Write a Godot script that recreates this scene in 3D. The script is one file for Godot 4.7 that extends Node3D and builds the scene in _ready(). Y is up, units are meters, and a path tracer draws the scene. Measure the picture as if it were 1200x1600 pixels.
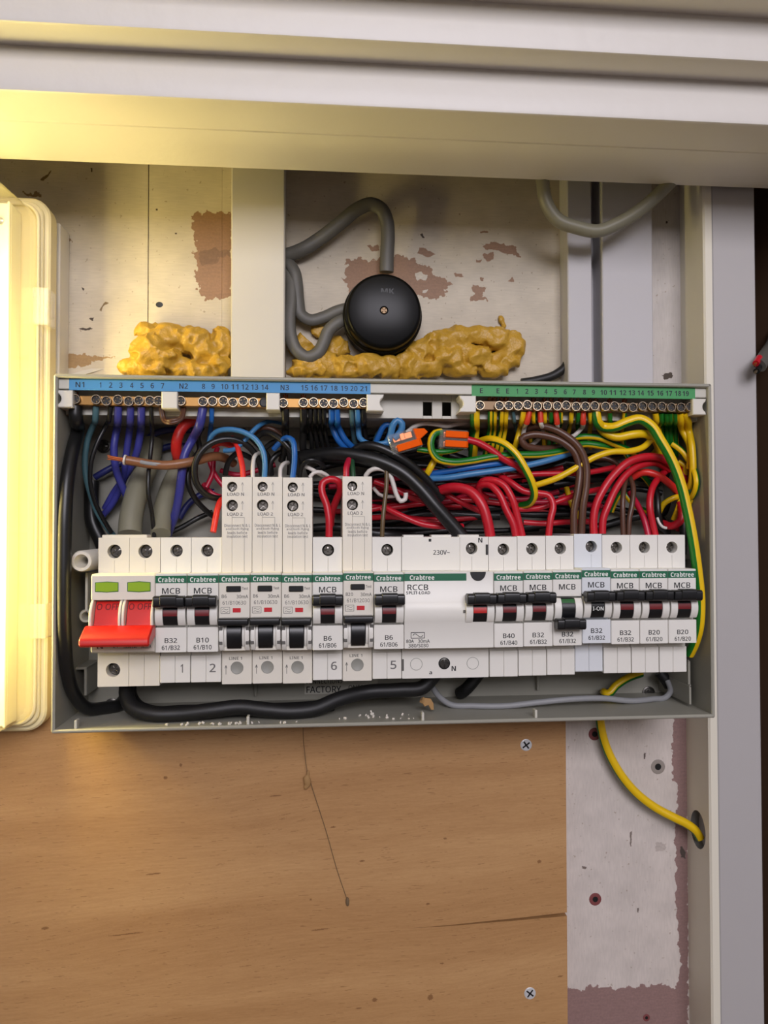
extends Node3D
# An open consumer unit in a cupboard. Layout is in millimetres (x along the breaker row, y up, z towards the room,
# z = 0 at the shoulder faces of the breakers); meshes and node positions are scaled to metres.
const MM := 0.001
const FOCAL := 1156.9          # pixels, for the 1200 x 1600 frame
const CAM := Vector3(131.25, 62.6, 448.8)
const PITCH := 0.02161
const YAW := -0.08368
const ROLL := -0.0015
const PW := 17.95              # module pitch of the breakers
var cam_basis: Basis
var mats := {}
var meshes := {}
var taken := {}
var rng := RandomNumberGenerator.new()
var bold_font: SystemFont
var plain_font: FontVariation
var thin_font: SystemFont

# ------------------------------------------------------------------ helpers
# A measured pixel of the photograph on the plane at depth z (mm): used to measure where things stand.
func at(px: float, py: float, z: float) -> Vector3:
	var d := cam_basis * Vector3((px - 600.0) / FOCAL, (800.0 - py) / FOCAL, -1.0)
	return CAM + d * ((z - CAM.z) / d.z)

func numbered(called: String) -> String:
	var n: int = taken.get(called, 0)
	taken[called] = n + 1
	return called if n == 0 else "%s_%03d" % [called, n]

func thing(called: String, label: String, category: String, pos := Vector3.ZERO, group := "") -> Node3D:
	var o := Node3D.new()
	o.name = numbered(called)
	add_child(o)
	o.position = pos * MM
	o.set_meta("label", label)
	o.set_meta("category", category)
	if group != "":
		o.set_meta("group", group)
	return o

func tag(o: Node, label: String, category: String, group := "") -> Node:
	o.set_meta("label", label)
	o.set_meta("category", category)
	if group != "":
		o.set_meta("group", group)
	return o

func part(parent: Node, called: String, mesh: Mesh, m: Material, pos := Vector3.ZERO, label := "") -> MeshInstance3D:
	var o := MeshInstance3D.new()
	o.mesh = mesh
	o.material_override = m
	o.position = pos * MM
	o.name = numbered(called) if parent == self else called
	parent.add_child(o, true)
	if label != "":
		o.set_meta("label", label)
	return o

func struct(called: String, mesh: Mesh, m: Material, label: String, category: String, pos := Vector3.ZERO) -> MeshInstance3D:
	var o := part(self, called, mesh, m, pos)
	o.set_meta("kind", "structure")
	o.set_meta("label", label)
	o.set_meta("category", category)
	return o

func mat(called: String, c: Color, rough := 0.5, metal := 0.0, spec := 0.5) -> StandardMaterial3D:
	if mats.has(called):
		return mats[called]
	var m := StandardMaterial3D.new()
	m.resource_name = called
	m.albedo_color = c
	m.roughness = rough
	m.metallic = metal
	m.metallic_specular = spec
	mats[called] = m
	return m

func rgb(r: int, g: int, b: int) -> Color:
	return Color8(r, g, b)

class MB:
	var v := PackedVector3Array()
	var n := PackedVector3Array()
	var c := PackedColorArray()
	var uv := PackedVector2Array()
	var idx := PackedInt32Array()
	var col := Color.WHITE
	var coloured := false
	var uvmap: Callable

	func vert(p: Vector3, nn: Vector3, t := Vector2.ZERO) -> int:
		v.append(p * 0.001)
		n.append(nn)
		c.append(col)
		uv.append(uvmap.call(p) if uvmap.is_valid() else t)
		return v.size() - 1

	# front faces run clockwise in Godot; out is the outward direction
	func tri_i(a: int, b: int, d: int, out: Vector3) -> void:
		var k := (v[b] - v[a]).cross(v[d] - v[a])
		if k.dot(out) > 0.0:
			idx.append_array([a, d, b])
		else:
			idx.append_array([a, b, d])

	func tri(a: Vector3, b: Vector3, d: Vector3, out: Vector3) -> void:
		var k := (b - a).cross(d - a)
		if k.length_squared() < 1e-12:
			return
		k = k.normalized()
		if k.dot(out) < 0.0:
			k = -k
		tri_i(vert(a, k), vert(b, k), vert(d, k), k)

	func quad(a: Vector3, b: Vector3, d: Vector3, e: Vector3, out: Vector3) -> void:
		var k := (d - a).cross(e - b)
		if k.length_squared() < 1e-12:
			return
		k = k.normalized()
		if k.dot(out) < 0.0:
			k = -k
		var i := vert(a, k)
		var j := vert(b, k)
		var l := vert(d, k)
		var o := vert(e, k)
		tri_i(i, j, l, k)
		tri_i(i, l, o, k)

	func squad(p: Array, nn: Array) -> void:   # four points, four normals
		var i := vert(p[0], nn[0])
		var j := vert(p[1], nn[1])
		var l := vert(p[2], nn[2])
		var o := vert(p[3], nn[3])
		var out: Vector3 = nn[0] + nn[1] + nn[2] + nn[3]
		tri_i(i, j, l, out)
		tri_i(i, l, o, out)

	# box with chamfered edges
	func box(x0: float, x1: float, y0: float, y1: float, z0: float, z1: float, h := 0.3, xf := Transform3D.IDENTITY) -> void:
		h = minf(h, minf(x1 - x0, minf(y1 - y0, z1 - z0)) * 0.45)
		var lo := Vector3(x0, y0, z0)
		var hi := Vector3(x1, y1, z1)
		var ctr := xf * ((lo + hi) * 0.5)
		var P := func(sx: int, sy: int, sz: int, ax: int) -> Vector3:
			var p := Vector3(hi.x if sx > 0 else lo.x, hi.y if sy > 0 else lo.y, hi.z if sz > 0 else lo.z)
			if ax != 0: p.x -= h * sx
			if ax != 1: p.y -= h * sy
			if ax != 2: p.z -= h * sz
			return xf * p
		for s in [-1, 1]:
			quad(P.call(s, -1, -1, 0), P.call(s, 1, -1, 0), P.call(s, 1, 1, 0), P.call(s, -1, 1, 0), xf.basis * Vector3(s, 0, 0))
			quad(P.call(-1, s, -1, 1), P.call(1, s, -1, 1), P.call(1, s, 1, 1), P.call(-1, s, 1, 1), xf.basis * Vector3(0, s, 0))
			quad(P.call(-1, -1, s, 2), P.call(1, -1, s, 2), P.call(1, 1, s, 2), P.call(-1, 1, s, 2), xf.basis * Vector3(0, 0, s))
		if h <= 0.0:
			return
		for s in [-1, 1]:
			for t in [-1, 1]:
				quad(P.call(s, t, -1, 0), P.call(s, t, 1, 0), P.call(s, t, 1, 1), P.call(s, t, -1, 1), xf.basis * Vector3(s, t, 0))
				quad(P.call(s, -1, t, 0), P.call(s, 1, t, 0), P.call(s, 1, t, 2), P.call(s, -1, t, 2), xf.basis * Vector3(s, 0, t))
				quad(P.call(-1, s, t, 1), P.call(1, s, t, 1), P.call(1, s, t, 2), P.call(-1, s, t, 2), xf.basis * Vector3(0, s, t))
				for w in [-1, 1]:
					tri(P.call(s, t, w, 0), P.call(s, t, w, 1), P.call(s, t, w, 2), xf.basis * Vector3(s, t, w))

	# prism: polygon (u, v) drawn out along w from w0 to w1, through xf; ends chamfered by h; smooth rounds shallow corners
	func prism(poly: PackedVector2Array, w0: float, w1: float, xf := Transform3D.IDENTITY, h := 0.0, smooth := true) -> void:
		if Geometry2D.is_polygon_clockwise(poly):
			poly.reverse()
		var m := poly.size()
		var en: Array[Vector2] = []
		for i in m:
			var d := (poly[(i + 1) % m] - poly[i]).normalized()
			en.append(Vector2(d.y, -d.x))
		var inner := PackedVector2Array()
		for i in m:
			var a := en[(i + m - 1) % m]
			var b := en[i]
			var k := (a + b)
			var l := k.length_squared()
			inner.append(poly[i] - (k * (2.0 * h / l) if l > 0.05 else b * h))
		var V := func(p: Vector2, w: float) -> Vector3: return xf * Vector3(p.x, p.y, w)
		var fl := xf.basis.determinant() < 0.0
		for i in m:
			var j := (i + 1) % m
			var na := en[i]
			var nb := en[i]
			if smooth:
				var pa := en[(i + m - 1) % m]
				var nx := en[j]
				if pa.dot(na) > 0.72: na = (na + pa).normalized()
				if nx.dot(nb) > 0.72: nb = (nb + nx).normalized()
			var A: Vector3 = (xf.basis * Vector3(na.x, na.y, 0)).normalized()
			var B: Vector3 = (xf.basis * Vector3(nb.x, nb.y, 0)).normalized()
			squad([V.call(poly[i], w0 + h), V.call(poly[j], w0 + h), V.call(poly[j], w1 - h), V.call(poly[i], w1 - h)], [A, B, B, A])
			if h > 0.0:
				var W: Vector3 = (xf.basis * Vector3(0, 0, 1)).normalized()
				quad(V.call(poly[i], w1 - h), V.call(poly[j], w1 - h), V.call(inner[j], w1), V.call(inner[i], w1), (A + B + W))
				quad(V.call(poly[i], w0 + h), V.call(poly[j], w0 + h), V.call(inner[j], w0), V.call(inner[i], w0), (A + B - W))
		var ends := inner if h > 0.0 else poly
		var t := Geometry2D.triangulate_polygon(ends)
		for i in range(0, t.size(), 3):
			tri(V.call(ends[t[i]], w1), V.call(ends[t[i + 1]], w1), V.call(ends[t[i + 2]], w1), xf.basis * Vector3(0, 0, 1))
			tri(V.call(ends[t[i]], w0), V.call(ends[t[i + 1]], w0), V.call(ends[t[i + 2]], w0), xf.basis * Vector3(0, 0, -1))

	# plate x0..x1, y0..y1, z0..z1 with a round hole through it
	func plate_hole(x0: float, x1: float, y0: float, y1: float, z0: float, z1: float, cx: float, cy: float, r: float, segs := 24) -> void:
		var angs: Array[float] = []
		for i in segs:
			angs.append(TAU * i / segs)
		for p in [Vector2(x0, y0), Vector2(x1, y0), Vector2(x1, y1), Vector2(x0, y1)]:
			angs.append(fposmod((p - Vector2(cx, cy)).angle(), TAU))
		angs.sort()
		var edge := func(a: float) -> Vector2:
			var d := Vector2(cos(a), sin(a))
			var t := 1e9
			if d.x > 1e-9: t = minf(t, (x1 - cx) / d.x)
			if d.x < -1e-9: t = minf(t, (x0 - cx) / d.x)
			if d.y > 1e-9: t = minf(t, (y1 - cy) / d.y)
			if d.y < -1e-9: t = minf(t, (y0 - cy) / d.y)
			return Vector2(cx, cy) + d * t
		for i in angs.size():
			var a := angs[i]
			var b := angs[(i + 1) % angs.size()]
			var ea: Vector2 = edge.call(a)
			var eb: Vector2 = edge.call(b)
			var ia := Vector2(cx + r * cos(a), cy + r * sin(a))
			var ib := Vector2(cx + r * cos(b), cy + r * sin(b))
			quad(Vector3(ea.x, ea.y, z1), Vector3(eb.x, eb.y, z1), Vector3(ib.x, ib.y, z1), Vector3(ia.x, ia.y, z1), Vector3(0, 0, 1))
			squad([Vector3(ia.x, ia.y, z0), Vector3(ib.x, ib.y, z0), Vector3(ib.x, ib.y, z1), Vector3(ia.x, ia.y, z1)],
				[Vector3(-cos(a), -sin(a), 0), Vector3(-cos(b), -sin(b), 0), Vector3(-cos(b), -sin(b), 0), Vector3(-cos(a), -sin(a), 0)])
			var o := Vector3((ea + eb).x * 0.5 - cx, (ea + eb).y * 0.5 - cy, 0)
			quad(Vector3(ea.x, ea.y, z0), Vector3(eb.x, eb.y, z0), Vector3(eb.x, eb.y, z1), Vector3(ea.x, ea.y, z1), o)

	# lathe: profile of (radius, height) turned round the local z axis of xf
	func lathe(prof: PackedVector2Array, xf := Transform3D.IDENTITY, segs := 24, smooth := true) -> void:
		var m := prof.size()
		for i in m - 1:
			var d := (prof[i + 1] - prof[i])
			if d.length() < 1e-6: continue
			d = d.normalized()
			var nn := Vector2(d.y, -d.x)     # outward for a profile that runs upwards
			var n0 := nn
			var n1 := nn
			if smooth:
				if i > 0:
					var e := (prof[i] - prof[i - 1]).normalized()
					var pn := Vector2(e.y, -e.x)
					if pn.dot(nn) > 0.6: n0 = (pn + nn).normalized()
				if i < m - 2:
					var e2 := (prof[i + 2] - prof[i + 1]).normalized()
					var qn := Vector2(e2.y, -e2.x)
					if qn.dot(nn) > 0.6: n1 = (qn + nn).normalized()
			for k in segs:
				var a := TAU * k / segs
				var b := TAU * (k + 1) / segs
				var ca := Vector2(cos(a), sin(a))
				var cb := Vector2(cos(b), sin(b))
				var P := func(p: Vector2, q: Vector2) -> Vector3: return xf * Vector3(q.x * p.x, q.y * p.x, p.y)
				var N := func(p: Vector2, q: Vector2) -> Vector3: return (xf.basis * Vector3(q.x * p.x, q.y * p.x, p.y)).normalized()
				if prof[i].x < 1e-6:
					var t0 := vert(P.call(prof[i], ca), N.call(n0, ca)); var t1 := vert(P.call(prof[i + 1], ca), N.call(n1, ca)); var t2 := vert(P.call(prof[i + 1], cb), N.call(n1, cb))
					tri_i(t0, t1, t2, N.call(n1, ca))
				elif prof[i + 1].x < 1e-6:
					var s0 := vert(P.call(prof[i], ca), N.call(n0, ca)); var s1 := vert(P.call(prof[i], cb), N.call(n0, cb)); var s2 := vert(P.call(prof[i + 1], ca), N.call(n1, ca))
					tri_i(s0, s1, s2, N.call(n0, ca))
				else:
					squad([P.call(prof[i], ca), P.call(prof[i], cb), P.call(prof[i + 1], cb), P.call(prof[i + 1], ca)], [N.call(n0, ca), N.call(n0, cb), N.call(n1, cb), N.call(n1, ca)])

	# tube along points; ry < 0 means round. stripe: share of the girth in colour b, starting at angle s0 and turning by twist per mm
	func tube(pts: PackedVector3Array, rx: float, ry := -1.0, segs := 10, ca := Color.WHITE, cb := Color.WHITE, share := 0.0, s0 := 0.0, twist := 0.0, up := Vector3(0, 0, 1), hold := 0.0) -> void:
		if ry < 0.0: ry = rx
		var m := pts.size()
		var tang: Array[Vector3] = []
		for i in m:
			tang.append((pts[mini(i + 1, m - 1)] - pts[maxi(i - 1, 0)]).normalized())
		var s := up - tang[0] * up.dot(tang[0])
		if s.length() < 0.05:
			s = Vector3(1, 0, 0) - tang[0] * tang[0].x
		s = s.normalized()
		var rows: Array = []
		var run := 0.0
		for i in m:
			if hold > 0.0:   # keep the seam of the colours turned the same way along the wire
				s += (up - tang[i] * up.dot(tang[i])) * hold
			s = (s - tang[i] * s.dot(tang[i])).normalized()
			var t := tang[i].cross(s)
			if i > 0: run += pts[i].distance_to(pts[i - 1])
			rows.append([pts[i], s, t, run])
		for i in m - 1:
			for k in segs:
				var q: Array = []
				var qn: Array = []
				for w in [[i, k], [i, k + 1], [i + 1, k + 1], [i + 1, k]]:
					var r: Array = rows[w[0]]
					var a: float = TAU * w[1] / segs + s0 + twist * r[3]
					var S: Vector3 = r[1]
					var T: Vector3 = r[2]
					q.append(r[0] + S * cos(a) * rx + T * sin(a) * ry)
					qn.append((S * cos(a) * ry + T * sin(a) * rx).normalized())
				col = cb if float(k) / segs < share else ca
				squad(q, qn)
		for e in [0, m - 1]:
			var r: Array = rows[e]
			var out: Vector3 = tang[e] * (-1.0 if e == 0 else 1.0)
			for k in segs:
				var a: float = TAU * k / segs + s0 + twist * r[3]
				var b: float = TAU * (k + 1) / segs + s0 + twist * r[3]
				col = cb if float(k) / segs < share else ca
				tri(r[0], r[0] + r[1] * cos(a) * rx + r[2] * sin(a) * ry, r[0] + r[1] * cos(b) * rx + r[2] * sin(b) * ry, out)
		col = Color.WHITE

	func done() -> ArrayMesh:
		var arr := []
		arr.resize(Mesh.ARRAY_MAX)
		arr[Mesh.ARRAY_VERTEX] = v
		arr[Mesh.ARRAY_NORMAL] = n
		arr[Mesh.ARRAY_TEX_UV] = uv
		if coloured: arr[Mesh.ARRAY_COLOR] = c
		arr[Mesh.ARRAY_INDEX] = idx
		var me := ArrayMesh.new()
		me.add_surface_from_arrays(Mesh.PRIMITIVE_TRIANGLES, arr)
		return me

# profile in (z, y) drawn out along x
var ALONG_X := Transform3D(Basis(Vector3(0, 0, 1), Vector3(0, 1, 0), Vector3(1, 0, 0)), Vector3.ZERO)
# profile in (x, z) drawn out along y
var ALONG_Y := Transform3D(Basis(Vector3(1, 0, 0), Vector3(0, 0, 1), Vector3(0, 1, 0)), Vector3.ZERO)

func boxm(x0: float, x1: float, y0: float, y1: float, z0: float, z1: float, h := 0.3) -> ArrayMesh:
	var b := MB.new()
	b.box(x0, x1, y0, y1, z0, z1, h)
	return b.done()

func poly(a: Array) -> PackedVector2Array:
	var p := PackedVector2Array()
	for i in range(0, a.size(), 2):
		p.append(Vector2(a[i], a[i + 1]))
	return p

# part of a disc cut by a chord, in (z, y): a curved front from angle a0 to a1 (degrees from +z towards +y)
func arc_poly(cz: float, cy: float, r: float, a0: float, a1: float, zback: float, n := 12) -> PackedVector2Array:
	var p := PackedVector2Array()
	for i in n + 1:
		var a := deg_to_rad(lerpf(a0, a1, float(i) / n))
		p.append(Vector2(cz + r * cos(a), cy + r * sin(a)))
	p.append(Vector2(zback, p[n].y))
	p.append(Vector2(zback, p[0].y))
	return p

func round_rect(x0: float, x1: float, y0: float, y1: float, r: float, n := 4) -> PackedVector2Array:
	var p := PackedVector2Array()
	for q in [[x1 - r, y0 + r, -90], [x1 - r, y1 - r, 0], [x0 + r, y1 - r, 90], [x0 + r, y0 + r, 180]]:
		for i in n + 1:
			var a := deg_to_rad(q[2] + 90.0 * i / n)
			p.append(Vector2(q[0] + r * cos(a), q[1] + r * sin(a)))
	return p

func spline(ctrl: Array, step := 2.5) -> PackedVector3Array:   # centripetal-like Catmull-Rom through points in mm
	var out := PackedVector3Array()
	var m := ctrl.size()
	for i in m - 1:
		var p0: Vector3 = ctrl[maxi(i - 1, 0)]
		var p1: Vector3 = ctrl[i]
		var p2: Vector3 = ctrl[i + 1]
		var p3: Vector3 = ctrl[mini(i + 2, m - 1)]
		var n := maxi(2, int(p1.distance_to(p2) / step))
		for k in n:
			out.append(p1.cubic_interpolate_in_time(p2, p0, p3, float(k) / n, p1.distance_to(p2), -p0.distance_to(p1) - 0.001, p1.distance_to(p2) + p2.distance_to(p3) + 0.001))
	out.append(ctrl[m - 1])
	return out

# lettering h mm tall and w mm wide, centred on (x, y), standing 0.06 mm proud of z
func text(parent: Node, s: String, x: float, y: float, z: float, h: float, w: float, m: Material, bold := false, called := "lettering", turn := Vector3.ZERO) -> MeshInstance3D:
	var key := s + ("*" if bold else "")
	if not meshes.has(key):
		var t := TextMesh.new()
		t.text = s
		t.font = bold_font if bold else thin_font if s.length() > 8 else plain_font
		t.font_size = 32
		t.pixel_size = 0.001
		t.depth = 0.001
		t.curve_step = 3.0
		meshes[key] = t
	var tm: TextMesh = meshes[key]
	var bb := tm.get_aabb()
	var sc := Vector3(w * MM / maxf(bb.size.x, 1e-5), h * MM / maxf(bb.size.y, 1e-5), 0.06)
	var o := MeshInstance3D.new()
	o.mesh = tm
	o.material_override = m
	o.name = called
	var bs := Basis.from_euler(turn) * Basis.from_scale(sc)
	o.transform = Transform3D(bs, Vector3(x, y, z + 0.03) * MM - bs * bb.get_center())
	parent.add_child(o, true)
	return o

func camera_and_light() -> void:
	rng.seed = 7
	cam_basis = Basis.from_euler(Vector3(PITCH, YAW, ROLL))
	var cam := Camera3D.new()
	cam.name = "camera"
	cam.transform = Transform3D(cam_basis, CAM * MM)
	cam.fov = rad_to_deg(2.0 * atan(800.0 / FOCAL))
	cam.near = 0.01
	add_child(cam)
	cam.current = true
	var we := WorldEnvironment.new()
	we.name = "world_environment"
	var e := Environment.new()
	e.background_mode = Environment.BG_SKY
	var sky := Sky.new()
	var sm := ProceduralSkyMaterial.new()
	sm.sky_top_color = rgb(206, 208, 216)
	sm.sky_horizon_color = rgb(226, 226, 230)
	sm.ground_bottom_color = rgb(120, 116, 108)
	sm.ground_horizon_color = rgb(190, 190, 188)
	sm.sun_angle_max = 0.0
	sky.sky_material = sm
	e.sky = sky
	e.tonemap_mode = Environment.TONE_MAPPER_LINEAR
	e.tonemap_exposure = 1.0
	e.sdfgi_enabled = true
	e.ssao_enabled = true
	e.ssil_enabled = true
	we.environment = e
	add_child(we)
	# daylight through the window behind the camera
	var w := AreaLight3D.new()
	w.name = "window_daylight"
	w.area_size = Vector2(1.5, 0.9)
	w.position = Vector3(0.35, 1.0, 2.32)
	w.rotation.x = -0.12
	w.light_color = Color(0.985, 0.965, 1.0)
	w.light_energy = 4.4
	w.area_range = 8.0
	w.shadow_enabled = true
	add_child(w)
	bold_font = SystemFont.new()
	bold_font.font_names = PackedStringArray(["Droid Sans"])
	bold_font.font_weight = 700
	thin_font = SystemFont.new()
	thin_font.font_names = PackedStringArray(["Droid Sans"])
	plain_font = FontVariation.new()
	plain_font.base_font = thin_font
	plain_font.variation_embolden = 0.45

func _ready() -> void:
	camera_and_light()
	materials()
	room()
	cupboard()
	strip_light()
	enclosure()
	terminal_bars()
	breakers()
	upper_fittings()
	wires()
	small_things()

# ------------------------------------------------------------------ materials
func noise(seed_: int, freq: float, octaves := 3) -> FastNoiseLite:
	var f := FastNoiseLite.new()
	f.seed = seed_
	f.frequency = freq
	f.fractal_octaves = octaves
	return f

func bump_texture(seed_: int, freq: float, strength: float, size := 256) -> NoiseTexture2D:
	var t := NoiseTexture2D.new()
	t.width = size
	t.height = size
	t.seamless = true
	t.as_normal_map = true
	t.bump_strength = strength
	t.noise = noise(seed_, freq, 4)
	return t

func materials() -> void:
	mat("white plastic", rgb(228, 226, 218), 0.38)
	mat("cool white plastic", rgb(217, 221, 224), 0.38)
	mat("cream plastic", rgb(224, 219, 206), 0.4)
	mat("grey enclosure plastic", rgb(154, 152, 140), 0.42)
	mat("pale strip plastic", rgb(196, 194, 182), 0.45)
	mat("bracket plastic", rgb(214, 211, 200), 0.4)
	mat("black plastic", rgb(22, 23, 25), 0.32)
	mat("jet plastic", rgb(10, 10, 10), 0.3, 0.0, 0.3)
	mat("soft black", rgb(20, 20, 21), 0.5)
	mat("hollow black", rgb(9, 9, 9), 0.8)
	mat("ink", rgb(28, 28, 30), 0.6)
	mat("grey ink", rgb(92, 90, 86), 0.6)
	mat("pencil", rgb(110, 108, 106), 0.7)
	mat("white ink", rgb(232, 234, 228), 0.6)
	mat("green band", rgb(8, 98, 66), 0.45)
	mat("indicator green", rgb(140, 178, 32), 0.4)
	mat("red handle", rgb(205, 34, 26), 0.35)
	mat("red flag", rgb(196, 30, 40), 0.4)
	mat("deep red band", rgb(112, 22, 26), 0.4)
	mat("red band", rgb(190, 32, 28), 0.4)
	mat("off band", rgb(36, 96, 44), 0.5)
	mat("grey cap", rgb(146, 146, 138), 0.5)
	mat("label blue", rgb(64, 140, 196), 0.55)
	mat("label green", rgb(62, 148, 84), 0.55)
	mat("label lettering", rgb(18, 30, 40), 0.6)
	mat("brass", rgb(158, 120, 70), 0.4, 0.85)
	mat("nickel", rgb(172, 156, 132), 0.28, 0.95)
	mat("dull brass", rgb(118, 98, 76), 0.45, 0.8)
	mat("zinc screw", rgb(200, 202, 204), 0.28, 0.9)
	mat("white zinc", rgb(214, 216, 218), 0.4, 0.3)
	mat("dark steel", rgb(92, 90, 86), 0.3, 0.9)
	mat("terminal steel", rgb(128, 124, 118), 0.25, 0.95)
	mat("copper", rgb(206, 120, 74), 0.32, 0.9)
	mat("clear plastic", Color(0.93, 0.92, 0.88, 0.12), 0.06).transparency = BaseMaterial3D.TRANSPARENCY_ALPHA
	mat("clear diffuser", Color(0.97, 0.93, 0.74, 0.2), 0.08).transparency = BaseMaterial3D.TRANSPARENCY_ALPHA
	mat("orange lever", rgb(236, 92, 6), 0.65, 0.0, 0.2)
	mat("lamp housing", rgb(232, 220, 178), 0.42)
	mat("gear tray", rgb(240, 238, 226), 0.4)
	var tube := mat("lamp glow", rgb(255, 250, 225), 0.4)
	tube.emission_enabled = true
	tube.emission = Color(1.0, 0.93, 0.66)
	tube.emission_energy_multiplier = 6.0
	var foam := mat("spray foam", rgb(188, 146, 48), 0.42)
	foam.uv1_triplanar = true
	foam.uv1_scale = Vector3(60, 60, 60)
	foam.normal_enabled = true
	foam.normal_scale = 0.6
	foam.normal_texture = bump_texture(31, 0.03, 6.0)
	var gloss := mat("gloss paint", rgb(218, 214, 207), 0.42)
	gloss.uv1_triplanar = true
	gloss.uv1_world_triplanar = true
	gloss.uv1_scale = Vector3(9, 9, 9)
	gloss.normal_enabled = true
	gloss.normal_scale = 0.18
	gloss.normal_texture = bump_texture(5, 0.02, 3.0)
	mat("frame paint", rgb(186, 184, 186), 0.5)
	mat("batten paint", rgb(200, 195, 182), 0.5)
	mat("post paint", rgb(176, 173, 172), 0.5)
	mat("lamp warmed lining", rgb(222, 217, 200), 0.5)  # cream side paint, lighter and warmer than the front in place of lamp light
	mat("room wall", rgb(186, 184, 184), 0.8)
	mat("room floor", rgb(132, 110, 88), 0.7)
	mat("recess wood", rgb(128, 98, 74), 0.7)
	mat("sheath grey", rgb(86, 84, 78), 0.5)
	mat("sheath pale", rgb(128, 125, 106), 0.42)
	mat("sheath bottom grey", rgb(140, 141, 143), 0.5)
	for w in [["black", 22, 22, 22], ["red", 188, 20, 38], ["bright red", 214, 42, 36], ["crimson", 176, 22, 52], ["blue", 30, 96, 170], ["light blue", 62, 122, 172], ["navy", 38, 44, 104], ["violet blue", 58, 60, 138], ["teal", 70, 104, 112], ["brown", 84, 54, 40], ["light brown", 138, 92, 60], ["white", 214, 208, 200], ["olive", 96, 78, 50], ["dark green", 28, 70, 42]]:
		mat(w[0] + " insulation", rgb(w[1], w[2], w[3]), 0.36)
	var gy := mat("green yellow insulation", Color.WHITE, 0.36)
	gy.vertex_color_use_as_albedo = true
	mat("red sleeve", rgb(206, 52, 26), 0.5)
	mat("brick plug", rgb(122, 62, 62), 0.7)
	mat("grey plug", rgb(146, 138, 130), 0.7)
	mat("crumbs", rgb(214, 208, 196), 0.8)
	mat("dry leaf", rgb(164, 128, 82), 0.8)
	mat("cobweb", rgb(112, 92, 66), 0.8)
	mat("chipped metal", rgb(150, 150, 146), 0.5, 0.6)

# a painted board's colour: fine brush strokes, specks, and flaked patches (polygons in measured pixels on plane z)
func paint_texture(x0: float, x1: float, y0: float, y1: float, per_mm: float, z: float, base: Color, seed_: int, patches: Array, stroke := Vector2(0.35, 4.0)) -> ImageTexture:
	var w := int((x1 - x0) * per_mm)
	var h := int((y1 - y0) * per_mm)
	var img := Image.create(w, h, false, Image.FORMAT_RGB8)
	var n1 := noise(seed_, 0.05, 3)
	var n2 := noise(seed_ + 1, 0.012, 3)
	var dirt := noise(seed_ + 2, 0.09, 4)
	for j in h:
		for i in w:
			var x := i / per_mm
			var y := j / per_mm
			var s := 1.0 + 0.035 * n1.get_noise_2d(x * stroke.x * 4.0, y * stroke.y * 4.0) + 0.05 * n2.get_noise_2d(x * 3.0, y * 3.0)
			var c := base * s
			var d := dirt.get_noise_2d(x * 2.2, y * 2.2)
			if d > 0.56:
				c = c.lerp(Color(0.42, 0.34, 0.25), minf((d - 0.56) * 5.0, 0.4))
			img.set_pixel(i, j, c)
	var warp := noise(seed_ + 3, 0.05, 3)
	for p in patches:
		var pg := PackedVector2Array()
		var lo := Vector2(1e9, 1e9)
		var hi := Vector2(-1e9, -1e9)
		for k in range(0, p.pts.size(), 2):
			var q := at(p.pts[k], p.pts[k + 1], z)
			var u := Vector2((q.x - x0) * per_mm, (y1 - q.y) * per_mm)
			pg.append(u)
			lo = lo.min(u)
			hi = hi.max(u)
		var jit: float = p.get("jit", 2.0) * per_mm
		var col: Color = p.col
		for j in range(maxi(0, int(lo.y - jit)), mini(h, int(hi.y + jit))):
			for i in range(maxi(0, int(lo.x - jit)), mini(w, int(hi.x + jit))):
				var x := i / per_mm
				var y := j / per_mm
				var o := Vector2(warp.get_noise_2d(x * 3.0, y * 3.0), warp.get_noise_2d(x * 3.0 + 300.0, y * 3.0)) * jit * 1.6
				if Geometry2D.is_point_in_polygon(Vector2(i, j) + o, pg):
					var g := 1.0 + 0.06 * dirt.get_noise_2d(x * 5.0, y * 5.0) + 0.05 * n1.get_noise_2d(x * 2.0, y * 9.0)
					img.set_pixel(i, j, col * g)
	img.generate_mipmaps()
	return ImageTexture.create_from_image(img)

func textured(called: String, tex: Texture2D, rough: float) -> StandardMaterial3D:
	var m := mat(called, Color.WHITE, rough)
	m.albedo_texture = tex
	m.texture_repeat = false
	return m

func flat_uv(x0: float, x1: float, y0: float, y1: float) -> Callable:
	return func(p: Vector3) -> Vector2: return Vector2((p.x - x0) / (x1 - x0), (y1 - p.y) / (y1 - y0))

# ------------------------------------------------------------------ the room and the cupboard
func room() -> void:
	var wm: StandardMaterial3D = mats["room wall"]
	struct("floor", boxm(-1700, 2100, -1460, -1400, -700, 2500, 0), mats["room floor"], "brown floor of the room in front of the cupboard", "floor")
	struct("ceiling", boxm(-1700, 2100, 1550, 1610, -700, 2500, 0), wm, "white ceiling of the room above the cupboard", "ceiling")
	struct("wall_side", boxm(-1760, -1700, -1460, 1610, -700, 2500, 0), wm, "white wall along the side of the room", "wall")
	struct("wall_other_side", boxm(2100, 2160, -1460, 1610, -700, 2500, 0), wm, "white wall along the other side of the room", "wall")
	struct("wall_rear", boxm(-1760, 2160, -1460, 1610, -760, -700, 0), mats["room wall"], "plain rear wall behind the cupboard", "wall")
	var b := MB.new()
	b.box(-1760, -420, -1460, 1610, 2500, 2560, 0)
	b.box(1120, 2160, -1460, 1610, 2500, 2560, 0)
	b.box(-420, 1120, -1460, 530, 2500, 2560, 0)
	b.box(-420, 1120, 1470, 1610, 2500, 2560, 0)
	struct("wall_window_side", b.done(), wm, "white wall with the daylight window facing the cupboard", "wall")

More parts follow.
